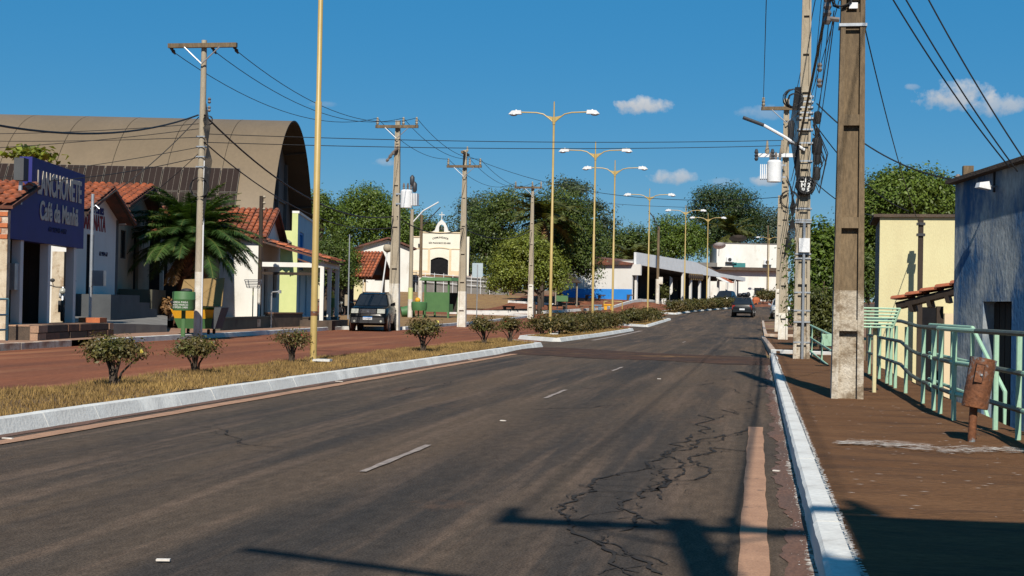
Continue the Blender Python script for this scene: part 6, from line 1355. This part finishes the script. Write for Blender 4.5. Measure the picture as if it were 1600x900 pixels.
tree(735,182,445,[(742,350,30,34),(720,385,26,30),(752,390,30,44),(735,322,16,14)],9000,.38,'leaf_grey','thin grey green tree right of the chapel bell arch',GT,.55,35,.25,rough=.28)
tree(770,160,455,[(775,355,40,48),(755,400,32,46),(795,330,34,30),(785,410,36,40)],15000,.34,'leaf_dark','tall dense tree between the chapel and the round tree',GT,.55,40,.4,rough=.2)
tree(872,132,462,[(888,378,44,62),(870,345,36,44),(900,400,30,30),(866,412,34,30),(918,425,14,12)],26000,.3,'leaf_dark','big dark tree shading the square gazebo',GT,.5,40,.35,rough=.16)
tree(905,150,455,[(902,300,26,14),(880,292,18,10),(925,330,26,22),(935,360,20,18),(950,350,12,12)],3600,.34,'leaf_grey','sparse thin leaved tree rising above the big dark tree',GT,.45,30,.18,rough=.35,limbs=12)
tree(838,113,484,[(820,412,44,40),(800,430,34,28),(852,425,32,34),(822,388,30,22),(790,445,26,18),(868,440,18,22)],22000,.24,'leaf_bright','round clipped bright green tree in the square',GT,.34,40,.18,rough=.09,trunks=2,limbs=8)
tree(965,195,425,[(965,392,36,30),(990,385,30,30),(940,395,26,28),(1010,395,22,24)],9000,.42,'leaf_dark','low dark trees band behind the blue plinth wall',GT,.6,40,.25,rough=.2)
tree(1050,212,420,[(1052,372,36,36),(1030,390,28,28),(1075,388,30,30)],11000,.42,'leaf_mid','domed green tree behind the arcade roof',GT,.6,45,.35,rough=.12)
tree(1125,222,400,[(1135,325,44,32),(1110,315,26,22),(1165,345,26,28),(1120,360,36,34),(1095,340,18,18),(1150,375,40,30),(1090,378,30,28)],20000,.4,'leaf_deep','tall dark tree with clumped crown above the two storey building',GT,.65,50,.45,rough=.16)
tree(1200,225,400,[(1205,360,26,22),(1190,345,18,16),(1222,352,20,26),(1212,385,28,18)],6000,.42,'leaf_grey','pale airy tree right of the two storey building',GT,.6,34,.25,rough=.3)
tree(1265,44,540,[(1284,402,32,44),(1272,440,26,40),(1298,450,30,52),(1280,495,28,34),(1304,382,18,26)],15000,.17,'leaf_mid','dense leafy garden tree between the two nearest right hand poles',GT,.22,40,.12,rough=.14,loc=tuple(at(1282,478,43).xy)+(-.9,))
tree(1290,38,540,[(1275,478,26,24),(1295,505,28,30)],7000,.11,'leaf_olive','yellowing shrub behind the low slanting railing','garden shrubs',.16,40,.06,rough=.2,loc=tuple(at(1284,478,38).xy)+(-.95,),name='shrub',cat='shrub')
tree(1420,62,470,[(1420,318,58,44),(1380,335,40,42),(1462,320,38,36),(1400,295,30,24),(1360,400,22,70),(1350,350,20,30)],30000,.2,'leaf_mid','broad tree rising behind the yellow house',GT,.3,40,.2,rough=.14,loc=tuple(at(1420,478,62).xy)+(-.4,))
tree(1355,47,470,[(1356,420,14,18),(1354,445,12,22)],3000,.14,'leaf_dark','dark shrub with red blossom left of the yellow house','garden shrubs',.2,30,.06,rough=.2,loc=tuple(at(1357,478,47).xy)+(-.9,),name='shrub',cat='shrub')
# far woods close the view
pos = []; 
P_ = []
for i in range(900):
    x = random.uniform(-190,150); y = 285+random.uniform(0,50); h_ = random.uniform(3,9)
    P_.append((x,y,3+h_*.5,random.uniform(3,6),3,h_*.6))
pp,nr,_,_ = crown_pts(P_,30000,1.0,30); v,f = leaves(pp,nr,1.1); place('far_woods', mesh_np('far_woods',v,f,'leaf_dark'), None, kind='stuff', label='distant belt of dark woods beyond the village')
# ---- palms
def frond(b, base_, az, el, L, droop, lw, nl=34, split=.18):
    o = V(base_); pts = []; p = V(o); a = el; st = L/10
    for i in range(11):
        pts.append(V(p)); p = p+V((math.cos(az)*math.cos(a),math.sin(az)*math.cos(a),math.sin(a)))*st; a -= droop/10
    for i in range(nl):
        f = .1+.88*i/nl; k = min(9,int(f*10)); q = pts[k].lerp(pts[k+1],f*10-k); t = (pts[k+1]-pts[k]).normalized(); sd = t.cross(V((0,0,1))).normalized(); ll = lw*(math.sin(math.pi*min(1,f*.95+.08))**.6)
        for s in (-1,1):
            e = q+(sd*s*.8+t*.55+V((0,0,random.uniform(-.45,.1))))*ll; w2 = t*split*.12
            b.add([q-w2,q+w2,e],[(0,1,2)])
    return pts
pb = at(281,478,54.5); pt = thing('palm', 'bushy low palm with drooping fronds behind the green bin', 'palm', (pb.x,pb.y,.3))
zt_ = zat(296,388,54.5)-.3; tr = MB().tube([(0,0,-.1),(.05,0,zt_*.4),(.25,0,zt_*.8),(.36,0,zt_)],[.24,.22,.24,.3],10).build('trunk', X['palmtrunk'], pt, 60)
b = MB()
for i in range(46): a = random.uniform(0,6.28); z_ = zt_*random.uniform(.55,1.0); b.tube([(.3*z_/zt_+.2*math.cos(a),.2*math.sin(a),z_),(.3*z_/zt_+.42*math.cos(a),.42*math.sin(a),z_+.12)],[.06,.02],5)
b.build('leaf_stub', X['palmtrunk'], tr, 60)
stemb = MB()
for i in range(150):
    a = random.uniform(0,6.28); el = R(random.choice([88,82,76,70,64,58,50,42,34,24,10])+random.uniform(-6,6)); b = MB(); L_ = random.uniform(2.4,3.2)
    pts = frond(b,(.36,0,zt_),a,el,L_,R(88)+random.uniform(-.25,.25),.6,80,.2); stemb.tube([tuple(p) for p in pts],.015,4,False)
    b.build('frond', X['leaf_palm'], pt)
b = MB()
for i in range(5): frond(b,(.36,0,zt_),random.uniform(4,5.8),R(-35),1.9,R(45),.35,26,.4)
b.build('dead_frond', X['leaf_dead'], pt); stemb.build('frond_stems', X['leaf_olive'], pt, kind='stuff')
def far_palm(px, py, d, L, label, dead=True, n=26):
    q = base(px,d); t = thing('palm', label, 'palm', q); zt_ = zat(px,py,d)-q.z; MB().tube([(0,0,-.2),(.05,0,zt_)],[.22,.17],8).build('trunk', X['bark'], t, 60); b = MB()
    for i in range(n): frond(b,(.05,0,zt_),random.uniform(0,6.28),R(random.uniform(-15,75)),L*random.uniform(.8,1.1),R(80),L*.2,30,1.2)
    b.build('crown', X['leaf_olive'], t)
    if dead:
        b = MB()
        for i in range(9): frond(b,(.05,0,zt_-.1),random.uniform(3.6,6.0),R(-60),L*.95,R(25),L*.12,24,1.6)
        b.build('dead_fronds', X['leaf_dead'], t)
far_palm(846,345,126,4.6,'palm with hanging dead fronds above the round tree'); far_palm(1140,366,214,5,'small palm below the tall dark tree',True)
far_palm(986,408,180,4.5,'palm with a brown skirt behind the blue plinth building',True)
# papaya over the snack bar roof
q = at(42,478,52); pa = thing('papaya_tree','papaya leaves showing above the blue sign','tree',(q.x,q.y,0)); zt_ = zat(42,242,52); MB().tube([(0,0,0),(0,0,zt_)],[.1,.06],8).build('trunk', X['bark'], pa, 60)
ps = rng.normal(0,1,(320,3))*np.array([.42,.4,.13])+np.array([0,0,zt_]); v,f = leaves(ps,np.tile([0,0,1.],(320,1)),.26,.75); place('crown', mesh_np('crown',v,f,'leaf_bright'), pa)
# ---- shrubs on the medians
def shrub(name, label, loc, rx, rz, zc, n, leaf, m, group, stems=9, flowers=0, fm='petal_yellow', clump=.07, spread=.75, shape=None):
    t = thing(name, label, 'shrub', loc, random.uniform(0,6), group); bl = shape or [(0,0,zc,rx,rx,rz),(rx*.45,0,zc+rz*.2,rx*.55,rx*.55,rz*.6),(-rx*.4,rx*.2,zc+rz*.15,rx*.6,rx*.6,rz*.65)]
    pos,nr,cc,dd = crown_pts(bl,n,clump,26,.45,.16); ok = pos[:,2] > zc-rz*1.05; v,f = leaves(pos[ok],nr[ok],leaf,.5); place('foliage', mesh_np('foliage',v,f,m), t)
    b = MB()
    for i in range(stems):
        c = cc[random.randrange(len(cc))]; a = math.atan2(c[1],c[0]); z_ = max(.12,c[2]); b.tube([(.03*math.cos(a),.03*math.sin(a),-.05),(c[0]*.25,c[1]*.25,z_*.4),(c[0]*.62,c[1]*.62,z_*.72),(c[0]*.95,c[1]*.95,z_)],[.02,.015,.011,.005],5)
    b.build('stems', X['bark'], t, 60)
    if flowers:
        k = rng.integers(0,len(cc),flowers); fp = cc[k]+rng.normal(0,.02,(flowers,3))+np.array([0,0,.03]); v,f = leaves(fp,dd[k]+np.array([0,0,.4]),.075,.95,.3); v2,f2 = leaves(fp,dd[k]+np.array([0,0,.4]),.075,.95,.3)
        place('flowers', mesh_np('flowers',np.vstack([v,v2]),np.vstack([f,f2+len(v)]),fm), t, kind='stuff')
    return t
def gmed(px, py):
    v = at(px,py,1)-C0; t = -(CAM_Z-.12)/v.z; q = C0+v*t; return (q.x,q.y,.1)
GS = 'shrubs along the near median'
for px,py,rx,rz,zc,n,fl,fm,lab in ((178,602,.37,.2,.5,3800,16,'petal_yellow','nearest wide median shrub with pale yellow flowers'),(305,583,.40,.15,.44,3000,3,'petal_yellow','flat topped median shrub, second from the left'),(456,566,.33,.2,.48,1700,10,'petal_red','thin median shrub with red flowers beside the gold lamp post'),
      (661,549,.40,.3,.6,3400,12,'petal_yellow','rounded median shrub with yellow flowers below the chapel'),(757,538,.42,.3,.6,2600,4,'petal_red','left one of the two shrubs at the median end'),(797,536,.4,.26,.62,2200,3,'petal_red','right one of the two shrubs at the median end')):
    q = gmed(px,py); shrub('median_shrub',lab,q,rx*.8,rz*.82,zc*.84,n,.045 if px<500 else .065,'leaf_shrub',GS,14,fl,fm)
GH = 'hedge bushes on the median islands'
for i,(px,d,rx,rz) in enumerate(((847,55.5,.45,.45),(876,57,.6,.5),(893,60,.6,.55),(908,64,.65,.55),(924,68,.65,.55),(940,71,.65,.55),(955,73,.6,.5))):
    q = base(px,d,.1); shrub('hedge_bush',['thin bush at the foot of the second lamp post','first dense bush of the long hedge','second bush of the long hedge','third bush of the long hedge','fourth bush of the long hedge','fifth bush of the long hedge','last bush of the long hedge'][i],q,rx*1.05,rz*.68,.4,1500 if i == 0 else 6500,.1,'leaf_hedge',GH,8,0,clump=.15)
for i,(px,d) in enumerate(((988,89.5),(1000,94),(1017,99))):
    q = base(px,d,.1); shrub('hedge_bush',['left bush','middle bush','right bush'][i]+' of the short third island hedge',q,.75,.36,.42,5000,.13,'leaf_hedge',GH,6,0,clump=.15)
for i,(px,d) in enumerate(((1060,119),(1074,122.5),(1086,125),(1098,128),(1110,131),(1122,134),(1133,137),(1142,139.5))):
    q = base(px,d,.1); shrub('hedge_bush',['first','second','third','fourth','fifth','sixth','seventh','last'][i]+' bush of the far curved hedge, counted from the left',q,.9,.4,.45,4000,.16,'leaf_hedge',GH,5,0,clump=.2)
for i,(px,d) in enumerate(((1192,168),(1203,169),(1212,170))):
    q = base(px,d,.1); shrub('hedge_bush',['left bush below the barred far window','middle bush before the far white wall','right bush beside the thin far pole'][i],q,1.0,.7,.75,2000,.22,'leaf_hedge','bushes before the far building',5,0,clump=.25)
q = at(263,478,53); shrub('garden_plant','low reddish leafy plant left of the palm trunk',(q.x,q.y,.55),.45,.25,.3,900,.18,'leaf_dead','',5,0,clump=.12)
ps = rng.normal(0,1,(500,3))*np.array([.3,.3,.35])+np.array([0,0,1.15]); v,f = leaves(ps,rng.normal(0,1,(500,3)),.22,.4); place('foliage', mesh_np('foliage',v,f,'leaf_olive'), pl)
